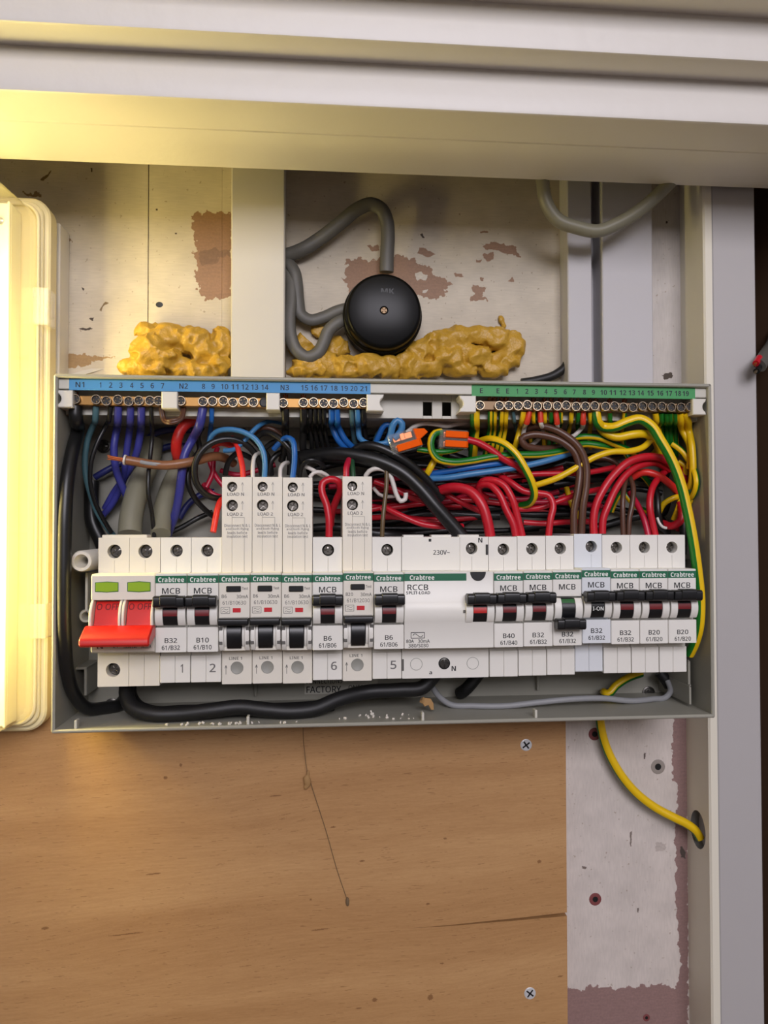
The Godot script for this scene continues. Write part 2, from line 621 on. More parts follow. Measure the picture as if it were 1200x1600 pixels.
func cupboard() -> void:
	# painted boards at the back of the recess
	var bx0 := -230.0
	var bx1 := 330.0
	var by0 := 110.0
	var by1 := 345.0
	var bare := Color(0.56, 0.43, 0.33)
	var tan_ := Color(0.62, 0.5, 0.33)
	var dark := Color(0.25, 0.2, 0.15)
	var pp := [
		{"pts": [298, 334, 330, 330, 362, 331, 362, 462, 345, 465, 325, 468, 308, 458, 309, 445, 306, 420, 305, 385, 302, 360], "col": bare},
		{"pts": [310, 392, 330, 388, 362, 389, 362, 398, 345, 402, 330, 414, 315, 412], "col": bare * 0.86, "jit": 1.6},
		{"pts": [541, 406, 556, 404, 575, 408, 595, 402, 612, 405, 622, 396, 637, 404, 648, 400, 655, 412, 668, 414, 676, 430, 690, 432, 704, 440, 706, 447, 696, 450, 697, 462, 672, 468, 655, 460, 640, 470, 600, 480, 545, 455, 538, 442], "col": bare},
		{"pts": [648, 428, 656, 424, 668, 430, 664, 437, 652, 437], "col": Color(0.765, 0.73, 0.665), "jit": 0.8},
		{"pts": [660, 453, 670, 452, 666, 457, 660, 457], "col": Color(0.765, 0.73, 0.665), "jit": 0.5},
		{"pts": [574, 384, 592, 383, 592, 392, 580, 392], "col": bare, "jit": 0.8},
		{"pts": [654, 388, 662, 387, 680, 398, 672, 401, 652, 397], "col": bare, "jit": 0.8},
		{"pts": [752, 384, 768, 379, 790, 381, 806, 386, 812, 402, 800, 398, 785, 393, 770, 390, 756, 388], "col": bare, "jit": 1.2},
		{"pts": [756, 396, 770, 394, 772, 406, 760, 409, 754, 402], "col": bare, "jit": 1.0},
		{"pts": [750, 361, 762, 361, 762, 364, 750, 364], "col": bare, "jit": 0.4},
		{"pts": [743, 405, 752, 406, 750, 410, 743, 410], "col": bare, "jit": 0.5},
		{"pts": [708, 427, 722, 427, 724, 432, 712, 433], "col": bare, "jit": 0.6},
		{"pts": [737, 447, 758, 447, 757, 454, 752, 462, 764, 469, 732, 470, 742, 458], "col": bare, "jit": 1.2},
		{"pts": [749, 433, 756, 434, 755, 439, 750, 438], "col": bare, "jit": 0.4},
		{"pts": [793, 440, 800, 432, 804, 440], "col": bare, "jit": 0.5},
		{"pts": [90, 556, 110, 551, 150, 556, 180, 558, 160, 563, 120, 575, 90, 572], "col": tan_, "jit": 1.5},
		{"pts": [30, 300, 66, 302, 66, 308, 40, 306], "col": tan_ * 0.8, "jit": 1.5},
		{"pts": [85, 352, 92, 354, 106, 372, 114, 378, 104, 376, 92, 362], "col": tan_ * 0.8, "jit": 1.2},
		{"pts": [127, 448, 132, 450, 130, 454], "col": dark, "jit": 0.4},
		{"pts": [138, 497, 147, 496, 144, 501], "col": dark, "jit": 0.6},
		{"pts": [123, 513, 140, 512, 144, 514, 130, 516], "col": dark, "jit": 0.5},
		{"pts": [155, 484, 164, 471, 170, 472, 162, 478, 158, 486], "col": tan_ * 0.7, "jit": 0.5},
		{"pts": [62, 281, 74, 272, 80, 265, 76, 276, 68, 282], "col": tan_ * 0.6, "jit": 0.5},
		{"pts": [141, 262, 144, 262, 144, 268, 142, 268], "col": dark, "jit": 0.3},
		{"pts": [90, 470, 97, 474, 96, 488, 90, 487], "col": tan_ * 0.8, "jit": 1.5},
		{"pts": [88, 520, 98, 522, 96, 540, 88, 540], "col": tan_ * 0.8, "jit": 1.5},
		{"pts": [656, 366, 660, 364, 663, 372, 660, 372], "col": dark, "jit": 0.3},
		{"pts": [243, 326, 246, 326, 246, 329, 243, 329], "col": dark, "jit": 0.2},
		{"pts": [273, 363, 276, 363, 276, 366, 273, 366], "col": dark, "jit": 0.2},
	]
	var tex := paint_texture(bx0, bx1, by0, by1, 3.2, -85.0, Color(0.765, 0.725, 0.65), 11, pp)
	var bm := textured("flaking board paint", tex, 0.6)
	bm.uv1_triplanar = false
	var back := thing("wall_back", "flaking cream painted boards at the back of the cupboard", "wall")
	back.set_meta("kind", "structure")
	var joint := at(232, 360, -85).x
	for r in [[bx0, joint - 0.25], [joint + 0.25, 60.0], [60.0, bx1]]:
		var b := MB.new()
		b.uvmap = flat_uv(bx0, bx1, by0, by1)
		b.box(r[0], r[1], by0, by1, -97, -85, 0.25)
		part(back, "board", b.done(), bm)
	# small black nail hole in the board
	var hp := at(249, 476, -85)
	var nh := MB.new()
	nh.lathe(poly([2.3, -0.2, 2.2, 0.12, 1.9, 0.2, 0.0, 0.12]), Transform3D(Basis.from_scale(Vector3(1.15, 0.9, 1)), Vector3.ZERO), 14)
	part(back, "nail_hole", nh.done(), mats["soft black"], hp, "dark nail hole in the paint")

	# torn curl of paint above the tray's corner
	var fl := MB.new()
	var tip_a := at(104, 584, -84)
	var curl := PackedVector2Array()
	for w in [[104, 588], [128, 579], [160, 570], [203, 562], [206, 566], [170, 573], [138, 584], [112, 592]]:
		var q := at(w[0], w[1], -84)
		curl.append(Vector2(q.x - tip_a.x, q.y - tip_a.y))
	fl.prism(curl, 0.0, 0.5, Transform3D(Basis(Vector3(1, 0, 0), -0.35), Vector3.ZERO), 0.0, false)
	part(back, "paint_curl", fl.done(), mats["batten paint"], tip_a, "torn curl of paint")
	# batten behind the lamp, and the white batten between the boards
	var xb := at(93, 480, -66).x
	struct("trim_1", boxm(-200, xb, 100, 270, -85, -66, 0.8), mats["gloss paint"], "painted batten behind the strip light", "batten")
	var xa := at(361, 420, -64).x
	var xc := at(445, 420, -64).x
	var yt := at(400, 588, -64).y - 3.0
	struct("trim_2", boxm(xa, xc, yt, 400, -85, -64, 0.8), mats["batten paint"], "white upright batten beside the black junction box", "batten")

	# grooved frame between the board and the post
	var fm: StandardMaterial3D = mats["frame paint"]
	var e1 := at(887, 440, -68).x
	var e2 := at(925, 440, -68).x
	var e3 := at(941, 440, -66).x
	var e4 := at(1020, 440, -66).x
	struct("trim_3", boxm(e1, e2, 120  , 400, -97, -68, 0.7), fm, "narrow white frame strip next to a shadowed groove", "frame strip")
	struct("trim_4", boxm(e3, e4, 120  , 400, -97, -66, 0.7), fm, "wide white frame board between groove and dirty strip", "frame board")
	struct("trim_5", boxm(e2 - 4.0, e3 + 4.0, 120  , 400, -97, -84, 0.2), fm, "sunken floor of the groove in the white frame", "frame groove")
	var s0 := e4
	var s1 := 402.0
	var st := paint_texture(s0 - 4, s1, 120, 330, 3.0, -78.0, Color(0.74, 0.715, 0.69), 41, [
		{"pts": [1032, 586, 1045, 580, 1052, 588, 1040, 592], "col": dark, "jit": 1.5},
		{"pts": [1040, 345, 1043, 345, 1043, 349, 1040, 349], "col": dark, "jit": 0.3}], Vector2(4.0, 0.35))
	var sb := MB.new()
	sb.uvmap = flat_uv(s0 - 4, s1, 120, 330)
	sb.box(s0 - 4, s1, 120  , 400, -97, -78, 0.4)
	struct("trim_6", sb.done(), textured("dirty strip paint", st, 0.6), "dirty cream strip against the post", "frame strip")

	# painted board below the unit, with bare pinkish patches
	var rx0 := at(880, 1300, -76).x - 12.0
	var rx1 := 402.0
	var pinkish := Color(0.56, 0.45, 0.43)
	var rt := paint_texture(rx0, rx1, -300, 60, 3.0, -76.0, Color(0.80, 0.765, 0.735), 61, [
		{"pts": [884, 1542, 905, 1546, 930, 1540, 960, 1544, 990, 1541, 1020, 1540, 1045, 1538, 1052, 1546, 1062, 1540, 1062, 1620, 870, 1620], "col": pinkish, "jit": 2.0},
		{"pts": [1052, 1100, 1075, 1100, 1075, 1620, 1058, 1620, 1055, 1545, 1064, 1505, 1060, 1480, 1058, 1440, 1055, 1400, 1056, 1360, 1053, 1300, 1058, 1250, 1060, 1226, 1051, 1220, 1050, 1160], "col": pinkish * 0.98, "jit": 1.2},
		{"pts": [1006, 1176, 1009, 1176, 1007, 1186, 1005, 1186], "col": Color(0.35, 0.3, 0.28), "jit": 0.4},
		{"pts": [984, 1300, 987, 1298, 986, 1322, 984, 1322], "col": Color(0.5, 0.45, 0.42), "jit": 0.4},
		{"pts": [1062, 1322, 1071, 1326, 1070, 1342, 1063, 1340], "col": Color(0.3, 0.26, 0.24), "jit": 1.0},
		{"pts": [1024, 1316, 1040, 1318, 1038, 1330, 1026, 1330], "col": Color(0.72, 0.68, 0.65), "jit": 1.0},
		{"pts": [910, 1353, 916, 1354, 914, 1358, 910, 1357], "col": Color(0.45, 0.4, 0.37), "jit": 0.4},
		{"pts": [995, 1418, 998, 1418, 997, 1426, 995, 1426], "col": Color(0.45, 0.4, 0.37), "jit": 0.3},
	], Vector2(3.0, 0.5))
	var rb := MB.new()
	rb.uvmap = flat_uv(rx0, rx1, -300, 60)
	rb.box(rx0, rx1, -300, 60, -97, -76, 0.3)
	var lower := struct("wall_lower", rb.done(), textured("scuffed board paint", rt, 0.6), "scuffed white board with bare pink patches below the unit", "wall board")
	for w in [[929, 1147, 4.6, "brick plug"], [930, 1405, 4.6, "brick plug"], [1028, 1198, 5.4, "grey plug"], [1010, 1590, 2.6, "brick plug"]]:
		var q := at(w[0], w[1], -76)
		var pl := MB.new()
		var r: float = w[2]
		pl.lathe(poly([r, -1.0, r * 0.98, 0.2, r * 0.8, 0.5, r * 0.5, 0.3, 0.0, 0.1]), Transform3D.IDENTITY, 18)
		part(lower, "wall_plug", pl.done(), mats[w[3]], q, "old plugged screw hole" if w[3] == "grey plug" else "red wall plug in a screw hole")
		var core := MB.new()
		core.lathe(poly([r * 0.46, 0.1, r * 0.44, 0.36, 0.0, 0.3]), Transform3D.IDENTITY, 12)
		part(lower, "plug_hollow", core.done(), mats["hollow black"], q)

	# the post, with the hole that the earth cable goes into
	var px1 := at(1187, 900, -44).x
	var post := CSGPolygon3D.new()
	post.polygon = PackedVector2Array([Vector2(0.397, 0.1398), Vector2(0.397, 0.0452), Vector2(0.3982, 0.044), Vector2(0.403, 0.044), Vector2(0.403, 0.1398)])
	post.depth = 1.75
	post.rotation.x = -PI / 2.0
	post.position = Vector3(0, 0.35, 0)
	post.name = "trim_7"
	post.material = mats["lamp warmed lining"]  # warm lamp light on this side is put into its colour
	var hole := CSGCylinder3D.new()
	hole.name = "cable_hole"
	hole.operation = CSGShape3D.OPERATION_SUBTRACTION
	hole.radius = 0.0105
	hole.height = 0.03
	hole.sides = 24
	hole.material = mats["chipped metal"]
	var hw := at(1083, 1295, -62)
	var hl := Vector3(0.4, hw.y * MM, -0.0605)
	post.add_child(hole)
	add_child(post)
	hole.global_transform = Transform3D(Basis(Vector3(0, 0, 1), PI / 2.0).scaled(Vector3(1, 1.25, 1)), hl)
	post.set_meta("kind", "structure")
	tag(post, "cream side lining of the post, paint warmed in place of lamp light, with a cable hole", "post lining")
	struct("trim_12", boxm(403.05, px1, -1400, 350, -140, -44.2, 1.0), mats["post paint"], "lavender grey front of the door post beside the dark gap", "post")
	# dark recess beyond the post
	var rw: StandardMaterial3D = mats["recess wood"]
	struct("wall_recess_end", boxm(px1 - 40, px1 + 70, -1400, 400, -640, -620, 0), rw, "brown boarded end of the deep gap beyond the post", "wall")
	struct("wall_recess_inner", boxm(px1 - 18, px1, -1400, 400, -622, -140.5, 0), rw, "brown boarded side of the deep gap behind the post", "wall")
	struct("wall_recess_outer", boxm(px1 + 36, px1 + 54, -1400, 400, -622, -44, 0.5), rw, "brown boarded far side of the deep gap", "wall")
	struct("wall_flank", boxm(px1 + 54.2, 1500, -1400, 400, -200, -44, 1), mats["post paint"], "wall face beyond the deep gap", "wall")

	# head of the cupboard frame: soffits and stepped mouldings over the opening; the cavity goes on up behind it
	var zs := -38.0
	var ys := at(600, 272, zs).y
	var z0 := 9.0
	var z1 := 39.0
	var ye := at(600, 168, z1).y
	var y2 := at(600, 98, z1).y
	var z2 := 57.0
	var y3 := at(600, -6, z2).y
	var z3 := 82.0
	var gp: StandardMaterial3D = mats["gloss paint"]
	var ha := MB.new()
	ha.prism(poly([zs, ys + 0.8, zs + 0.8, ys, z0 - 1.2, ys, z0, ys + 1.0, z0, ys + 60.0, zs, ys + 60.0]), -1700, 2100, ALONG_X, 0.0, false)
	struct("trim_8", ha.done(), gp, "cream lit underside board of the frame over the unit", "frame head")
	var hb := MB.new()
	hb.prism(poly([z0 - 0.5, ye, z1 - 1.6, ye, z1 - 0.4, ye + 0.6, z1, ye + 2.0, z1, ye + 10.0, z1 - 1.2, y2 - 3.0, z1 - 1.2, y2 + 20.0, z0 - 0.5, y2 + 20.0]), -1700, 2100, ALONG_X, 0.0, true)
	struct("trim_9", hb.done(), gp, "middle stepped moulding of the white frame head", "frame head")
	var hc := MB.new()
	hc.prism(poly([z1 - 12.0, y2, z2 - 1.6, y2 + 0.3, z2 - 0.4, y2 + 0.9, z2, y2 + 2.4, z2, y3, z1 - 12.0, y3]), -1700, 2100, ALONG_X, 0.0, true)
	struct("trim_10", hc.done(), gp, "bright white upper moulding of the frame head", "frame head")
	struct("trim_11", boxm(-1700, 2100, y3, 1550, 10, z3, 1.0), gp, "white board above the frame head", "frame head")

	# plywood below the unit, with a split running in from its edge
	var wx0 := -300.0
	var wx1 := at(885, 1300, -62).x
	var wy0 := -300.0
	var wy1 := 60.0
	var tip := at(632, 1451, -62)
	var mid := at(760, 1440, -62)
	var end := at(886, 1428.5, -62)
	var out := PackedVector2Array([Vector2(wx0, wy0), Vector2(wx1, wy0), Vector2(wx1, end.y - 1.25), Vector2(mid.x + 20, mid.y - 0.3), Vector2(mid.x, mid.y - 0.95), Vector2(mid.x - 25, mid.y - 1.9), Vector2(tip.x, tip.y), Vector2(mid.x - 25, mid.y - 1.2), Vector2(mid.x, mid.y + 0.3), Vector2(mid.x + 20, mid.y + 1.3), Vector2(wx1, end.y + 1.25), Vector2(wx1, wy1), Vector2(wx0, wy1)])
	var wb := MB.new()
	wb.uvmap = flat_uv(wx0, wx1, wy0, wy1)
	wb.prism(out, -75.5, -62, Transform3D.IDENTITY, 0.0, false)
	var ply := thing("plywood_panel", "split pine plywood panel screwed up below the consumer unit", "panel")
	part(ply, "board", wb.done(), textured("plywood", wood_texture(wx0, wx1, wy0, wy1, 3.2), 0.55))
	for s in [[822, 1164], [828, 1552]]:
		var sc := part(ply, "screw", screw_mesh(4.1, 1.0), mats["white zinc"], at(s[0], s[1], -62) + Vector3(0, 0, -0.3), "white zinc cross head screw")
		var cr := MB.new()
		cr.box(-3.0, 3.0, -0.55, 0.55, 0.5, 0.72, 0.05)
		cr.box(-0.55, 0.55, -3.0, 3.0, 0.5, 0.72, 0.05)
		part(sc, "cross_recess", cr.done(), mats["soft black"])
		sc.rotation.z = rng.randf_range(0.2, 1.2)

func wood_texture(x0: float, x1: float, y0: float, y1: float, per_mm: float) -> ImageTexture:
	var w := int((x1 - x0) * per_mm)
	var h := int((y1 - y0) * per_mm)
	var img := Image.create(w, h, false, Image.FORMAT_RGB8)
	var band := noise(3, 1.0, 3)
	var fine := noise(4, 1.0, 3)
	var dash := noise(9, 1.0, 2)
	var warp := noise(6, 1.0, 2)
	var light := Color(0.76, 0.598, 0.405)
	var deep := Color(0.63, 0.46, 0.282)
	for j in h:
		for i in w:
			var x := x0 + i / per_mm
			var y := y1 - j / per_mm
			var yy := y - 0.06 * x + 5.0 * warp.get_noise_2d(x * 0.004, y * 0.012)
			var t := 0.40 + 0.5 * band.get_noise_2d(x * 0.0016, yy * 0.024)
			var q := fine.get_noise_2d(x * 0.035, yy * 0.55)
			var r := fine.get_noise_2d(x * 0.18 + 90.0, yy * 2.4)
			t += 0.20 * q + 0.16 * r
			var c := light.lerp(deep, clampf(t, 0.0, 1.1))
			var d := dash.get_noise_2d(x * 0.05, yy * 0.85)
			if d > 0.6:
				c = c.lerp(Color(0.42, 0.27, 0.14), minf((d - 0.6) * 4.0, 0.4))
			img.set_pixel(i, j, c)
	# measured marks: knots, dents and short dark dashes
	for m in [[565, 1345, 8, 2.5], [430, 1243, 18, 2.0], [668, 1412, 6, 3.0], [70, 1450, 10, 4.0], [258, 1215, 6, 5.0], [282, 1195, 4, 5.0], [485, 1405, 3, 3.0], [842, 1346, 6, 5.0], [585, 1562, 7, 6.0], [672, 1558, 8, 8.0], [875, 1525, 8, 2.5], [690, 1505, 6, 2.0], [520, 1292, 8, 2.5], [240, 1365, 22, 2.0], [190, 1460, 60, 1.6], [500, 1452, 25, 1.8], [560, 1575, 8, 2.0], [695, 1310, 5, 3.0]]:
		var q := at(m[0], m[1], -62)
		var cx := (q.x - x0) * per_mm
		var cy := (y1 - q.y) * per_mm
		var rx: float = m[2] * per_mm / 4.4
		var ry: float = m[3] * per_mm / 4.4
		for j in range(int(cy - ry - 1), int(cy + ry + 2)):
			for i in range(int(cx - rx - 1), int(cx + rx + 2)):
				if i < 0 or j < 0 or i >= w or j >= h: continue
				var k := Vector2((i - cx) / rx, (j - cy + (i - cx) * 0.07) / ry).length() + 0.4 * dash.get_noise_2d(i * 0.5, j * 0.5)
				if k < 1.0:
					img.set_pixel(i, j, img.get_pixel(i, j).lerp(Color(0.4, 0.25, 0.13), 0.55))
	img.generate_mipmaps()
	return ImageTexture.create_from_image(img)

# cross-head screw: dish with four proud quarters left between the slots
func screw_mesh(r: float, h: float) -> ArrayMesh:
	var key := "screw %.2f %.2f" % [r, h]
	if meshes.has(key):
		return meshes[key]
	var b := MB.new()
	b.lathe(poly([r, -0.6, r, h * 0.45, r * 0.93, h * 0.62, 0.0, h * 0.5]), Transform3D.IDENTITY, 22)
	for q in 4:
		var pg := PackedVector2Array()
		var g := r * 0.13
		pg.append(Vector2(g * 1.6, g))
		for i in 6:
			var a := lerpf(0.16, PI / 2.0 - 0.16, i / 5.0)
			pg.append(Vector2(cos(a), sin(a)) * r * 0.9)
		pg.append(Vector2(g, g * 1.6))
		b.prism(pg, h * 0.4, h, Transform3D(Basis(Vector3(0, 0, 1), q * PI / 2.0), Vector3.ZERO), 0.08)
	meshes[key] = b.done()
	return meshes[key]

func strip_light() -> void:
	var zb := -62.0
	var xr := at(75, 700, -48).x
	var yt := at(60, 308, -48).y
	var yb := at(60, 1143, -48).y
	var wd := 104.0
	var xl := xr - wd
	var lamp := thing("strip_light", "yellowed strip light with clear cover glowing beside the consumer unit", "strip light", Vector3(xr - wd / 2.0, yb, zb))
	var o := -Vector3(xr - wd / 2.0, yb, zb)
	var b := MB.new()
	b.prism(round_rect(xl, xr, yb, yt, 13.0, 6), zb, -49.0, Transform3D.IDENTITY, 1.2)
	b.prism(round_rect(xl + 3.5, xr - 3.5, yb + 3.5, yt - 3.5, 10.0, 6), -50.0, -46.0, Transform3D.IDENTITY, 0.8)
	part(lamp, "housing", b.done(), mats["lamp housing"], o)
	var t := MB.new()
	t.box(xl + 17, xr - 17, yb + 8, yt - 12, -46.0, -30.0, 0.8)
	t.box(xl + 17, xl + 18.5, yb + 8, yt - 12, -30.0, -27.5, 0.4)
	t.box(xr - 18.5, xr - 17, yb + 8, yt - 12, -30.0, -27.5, 0.4)
	var tray := part(lamp, "gear_tray", t.done(), mats["gear tray"], o)
	for s in [[xr - 24.0, yt - 24.0], [xr - 24.0, yb + 22.0], [xl + 24.0, yt - 24.0], [xl + 24.0, yb + 22.0]]:
		part(tray, "screw", screw_mesh(2.6, 0.9), mats["zinc screw"], Vector3(s[0], s[1], -29.9))
	for k in 3:
		part(tray, "slot", boxm(xr - 29.0 - k * 6.0, xr - 26.5 - k * 6.0, yb + 33, yb + 38, -30.3, -29.8, 0.1), mats["hollow black"])
	var g := MB.new()
	var cx := xr - wd / 2.0
	g.lathe(poly([0.0, -112, 7.6, -112, 8.0, -110, 8.0, 110, 7.6, 112, 0.0, 112]), Transform3D(Basis(Vector3(1, 0, 0), Vector3(0, 0, -1), Vector3(0, 1, 0)), Vector3(cx, (yt + yb) / 2.0 - 5.0, 12)), 20)
	part(lamp, "lamp_tube", g.done(), mats["lamp glow"], o, "glowing fluorescent tube")
	for s in [-1, 1]:
		part(lamp, "tube_holder", boxm(cx - 9, cx + 9, (yt + yb) / 2.0 - 5.0 + s * 117 - 5, (yt + yb) / 2.0 - 5.0 + s * 117 + 5, -31, 22, 1.5), mats["gear tray"], o)
	# clear cover: an open shell of side walls and a curved front
	var d := MB.new()
	var ring := round_rect(xl + 7, xr - 7, yb + 7, yt - 7, 11.0, 6)
	var n := ring.size()
	var levels := [[0.0, -46.0], [3.0, 16.0], [8.0, 28.0], [16.0, 33.0]]
	var rings: Array = []
	for l in levels:
		var k: float = l[0]
		rings.append(round_rect(xl + 7 + k, xr - 7 - k, yb + 7 + k, yt - 7 - k, maxf(11.0 - k * 0.6, 3.0), 6))
	for l in levels.size() - 1:
		for i in n:
			var j := (i + 1) % n
			var A: PackedVector2Array = rings[l]
			var B: PackedVector2Array = rings[l + 1]
			var mid: Vector2 = (A[i] + A[j]) * 0.5 - Vector2(cx, (yt + yb) / 2.0)
			d.quad(Vector3(A[i].x, A[i].y, levels[l][1]), Vector3(A[j].x, A[j].y, levels[l][1]), Vector3(B[j].x, B[j].y, levels[l + 1][1]), Vector3(B[i].x, B[i].y, levels[l + 1][1]), Vector3(mid.x, mid.y, 20.0))
	var last: PackedVector2Array = rings[3]
	var ti := Geometry2D.triangulate_polygon(last)
	for i in range(0, ti.size(), 3):
		d.tri(Vector3(last[ti[i]].x, last[ti[i]].y, 33), Vector3(last[ti[i + 1]].x, last[ti[i + 1]].y, 33), Vector3(last[ti[i + 2]].x, last[ti[i + 2]].y, 33), Vector3(0, 0, 1))
	part(lamp, "cover", d.done(), mats["clear diffuser"], o, "clear plastic cover")
	# rounded seam of the cover on the housing, and the clips
	var rim := MB.new()
	var loop: Array = []
	for p in round_rect(xl + 6, xr - 6, yb + 6, yt - 6, 11.0, 8):
		loop.append(Vector3(p.x, p.y, -45.0))
	loop.append(loop[0])
	rim.tube(PackedVector3Array(loop), 1.3, -1, 8)
	part(lamp, "cover_rim", rim.done(), mats["lamp housing"], o)
	for s in [[480, 24.0], [970, 22.0], [760, 0.0]]:
		if s[1] == 0.0: continue
		var cy := at(72, s[0], -44).y
		var c := MB.new()
		c.box(xr - 7.5, xr + 1.8, cy - s[1] / 2.0, cy + s[1] / 2.0, -54, -50.5, 0.7)
		c.box(xr - 8, xr + 1.8, cy - s[1] / 2.0, cy + s[1] / 2.0, -43.5, -40.5, 0.7)
		c.box(xr - 0.4, xr + 2.2, cy - s[1] / 2.0, cy + s[1] / 2.0, -54, -40.5, 0.7)
		part(lamp, "clip", c.done(), mats["clear plastic"], o, "clear plastic cover clip")
	for k in 5:
		var l := OmniLight3D.new()
		l.name = "tube_light"
		l.light_color = Color(1.0, 0.91, 0.58)
		l.light_energy = 0.0125
		l.light_size = 0.007
		l.omni_range = 6.0
		l.omni_attenuation = 2.0
		l.shadow_enabled = true
		lamp.add_child(l, true)
		l.position = (Vector3(cx, (yt + yb) / 2.0 - 5.0 + (k - 2) * 46.0, 12) + o) * MM

# ------------------------------------------------------------------ the enclosure
const BX0 := -25.3
const BX1 := 376.0
const BY0 := -56.2
const BY1 := 153.2
const ZB := -60.0      # inner face of the enclosure's back
const LEDGE := -12.0

func enclosure() -> void:
	var gm: StandardMaterial3D = mats["grey enclosure plastic"]
	var pm: StandardMaterial3D = mats["pale strip plastic"]
	var box := thing("consumer_unit_enclosure", "shallow grey plastic tray of the open consumer unit", "enclosure", Vector3(175, BY0, -62))
	var o := -Vector3(175, BY0, -62)
	part(box, "back_panel", boxm(BX0 + 0.5, BX1 - 0.5, BY0 + 0.5, BY1 - 0.5, -62, ZB, 0.2), gm, o)
	part(box, "side_wall", boxm(BX0, BX0 + 2.2, BY0, BY1, -62, 3, 0.95), gm, o)
	part(box, "side_wall", boxm(BX1 - 2.2, BX1, BY0, BY1, -62, 3, 0.7), gm, o)
	part(box, "bottom_wall", boxm(BX0 + 0.4, BX1 - 0.4, BY0, BY0 + 2.2, -62, 3, 0.7), gm, o)
	part(box, "top_wall", boxm(BX0 + 0.4, BX1 - 0.4, BY1 - 2.2, BY1, -62, 3, 0.7), gm, o)
	# front strip that carries the numbered labels
	var sy0 := at(600, 614.5, 0).y
	var strip := part(box, "label_strip", boxm(BX0 + 1.5, BX1 - 1.5, sy0, BY1 - 1.5, -2.5, 0, 0.4), pm, o)
	var ly1 := at(300, 594.0, 0).y
	var ly0 := at(300, 612.0, 0).y
	var bx := [at(108, 600, 0).x, at(579, 606, 0).x]
	var gx := [at(737, 608, 0).x, at(1086, 612, 0).x]
	part(strip, "blue_label", boxm(bx[0], bx[1], ly0, ly1, -0.1, 0.15, 0.05), mats["label blue"], Vector3.ZERO, "blue label numbered N1 to 21")
	part(strip, "green_label", boxm(gx[0], gx[1], ly0 - 0.4, ly1 - 0.2, -0.1, 0.15, 0.05), mats["label green"], Vector3.ZERO, "green label numbered E to 19")
	var blue := [["N1", 125], ["1", 157], ["2", 173], ["3", 189], ["4", 206], ["5", 222], ["6", 238], ["7", 254], ["N2", 287], ["8", 318], ["9", 333], ["10", 351], ["11", 367], ["12", 383], ["13", 398], ["14", 414], ["N3", 445], ["15", 476], ["16", 491], ["17", 506], ["18", 522], ["19", 538], ["20", 553], ["21", 568]]
	var green := [["E", 752], ["E", 778], ["E", 793], ["1", 808], ["2", 823], ["3", 838], ["4", 853], ["5", 868], ["6", 883], ["7", 897], ["8", 913], ["9", 927], ["10", 943], ["11", 957], ["12", 973], ["13", 987], ["14", 1001], ["15", 1016], ["16", 1031], ["17", 1045], ["18", 1059], ["19", 1071]]
	for k in 2:
		for e in [blue, green][k]:
			var s: String = e[0]
			var h := 3.15 if k == 0 else 3.1
			var w := (1.9 if s.length() == 1 else 4.2) if s != "1" else 0.9
			if s == "N1" or s == "N2" or s == "N3": w = 5.0
			text(strip, s, at(e[1], 604, 0).x, (ly0 + ly1) / 2.0 - 0.2 * k - 0.2, 0.15, h, w, mats["label lettering"], k == 1)
	# ledge under the strip that carries the terminal bars, with two slots
	var l0 := at(600, 653.5, LEDGE).y
	var l1 := BY1 - 2.0
	var x0 := BX0 + 2.2
	var x1 := at(1102, 650, LEDGE).x
	var sl := [[at(661, 640, LEDGE).x, at(675, 640, LEDGE).x], [at(691, 640, LEDGE).x, at(705, 640, LEDGE).x]]
	var h0 := at(680, 651, LEDGE).y
	var h1 := at(680, 628, LEDGE).y
	var lb := MB.new()
	var from := x0
	for s in sl:
		lb.box(from, s[0], l0, l1, LEDGE - 2.0, LEDGE, 0.25)
		lb.box(s[0], s[1], h1, l1, LEDGE - 2.0, LEDGE, 0.1)
		lb.box(s[0], s[1], l0, h0, LEDGE - 2.0, LEDGE, 0.1)
		from = s[1]
	lb.box(from, x1, l0, l1, LEDGE - 2.0, LEDGE, 0.25)
	lb.box(x0, x1, l0, l0 + 2.0, ZB, LEDGE - 1.0, 0.2)
	part(box, "terminal_ledge", lb.done(), pm, o)
	# rail that the breakers clip on to
	var rail := MB.new()
	rail.box(-8, 366, 6, 32, -52, -45.0, 0.4)
	rail.box(20, 40, 8, 30, ZB, -51, 0.2)
	rail.box(320, 340, 8, 30, ZB, -51, 0.2)
	part(box, "mounting_rail", rail.done(), mats["dark steel"], o)
	# moulded bosses for the cover screws
	var bs := at(126, 877, -4)
	var t := MB.new()
	t.lathe(poly([6.6, ZB, 6.4, -6.0, 5.8, -5.0, 4.1, -5.0, 3.9, -7.0, 2.4, -12.0, 2.3, -34.0, 0.0, -34.0]), Transform3D.IDENTITY, 28)
	part(box, "screw_post", t.done(), mats["cream plastic"], o + Vector3(bs.x, bs.y, 0), "round cream cover screw post")
	var b2 := at(133, 963, -22)
	var t2 := MB.new()
	t2.lathe(poly([4.4, ZB, 4.2, -24.0, 3.8, -23.0, 2.6, -23.0, 2.2, -26.0, 1.8, -40.0, 0.0, -40.0]), Transform3D.IDENTITY, 22)
	part(box, "screw_post", t2.done(), pm, o + Vector3(b2.x, b2.y, 0))
	var f := MB.new()
	var a := at(134, 895, -20)
	f.box(a.x - 1.0, a.x + 0.6, b2.y + 3.0, a.y, ZB, -22, 0.2)
	part(box, "fin", f.done(), pm, o)
	# partition at the lower corners, and stiffening fins
	var c0 := at(107, 1047, -25)
	var c1 := at(128, 1092, -25)
	var cp := MB.new()
	cp.box(BX0 + 2, c1.x, c0.y - 1.6, c0.y, ZB, -34, 0.2)
	cp.box(c1.x - 1.6, c1.x, c1.y, c0.y - 0.8, ZB, -34, 0.2)
	part(box, "corner_partition", cp.done(), gm, o)
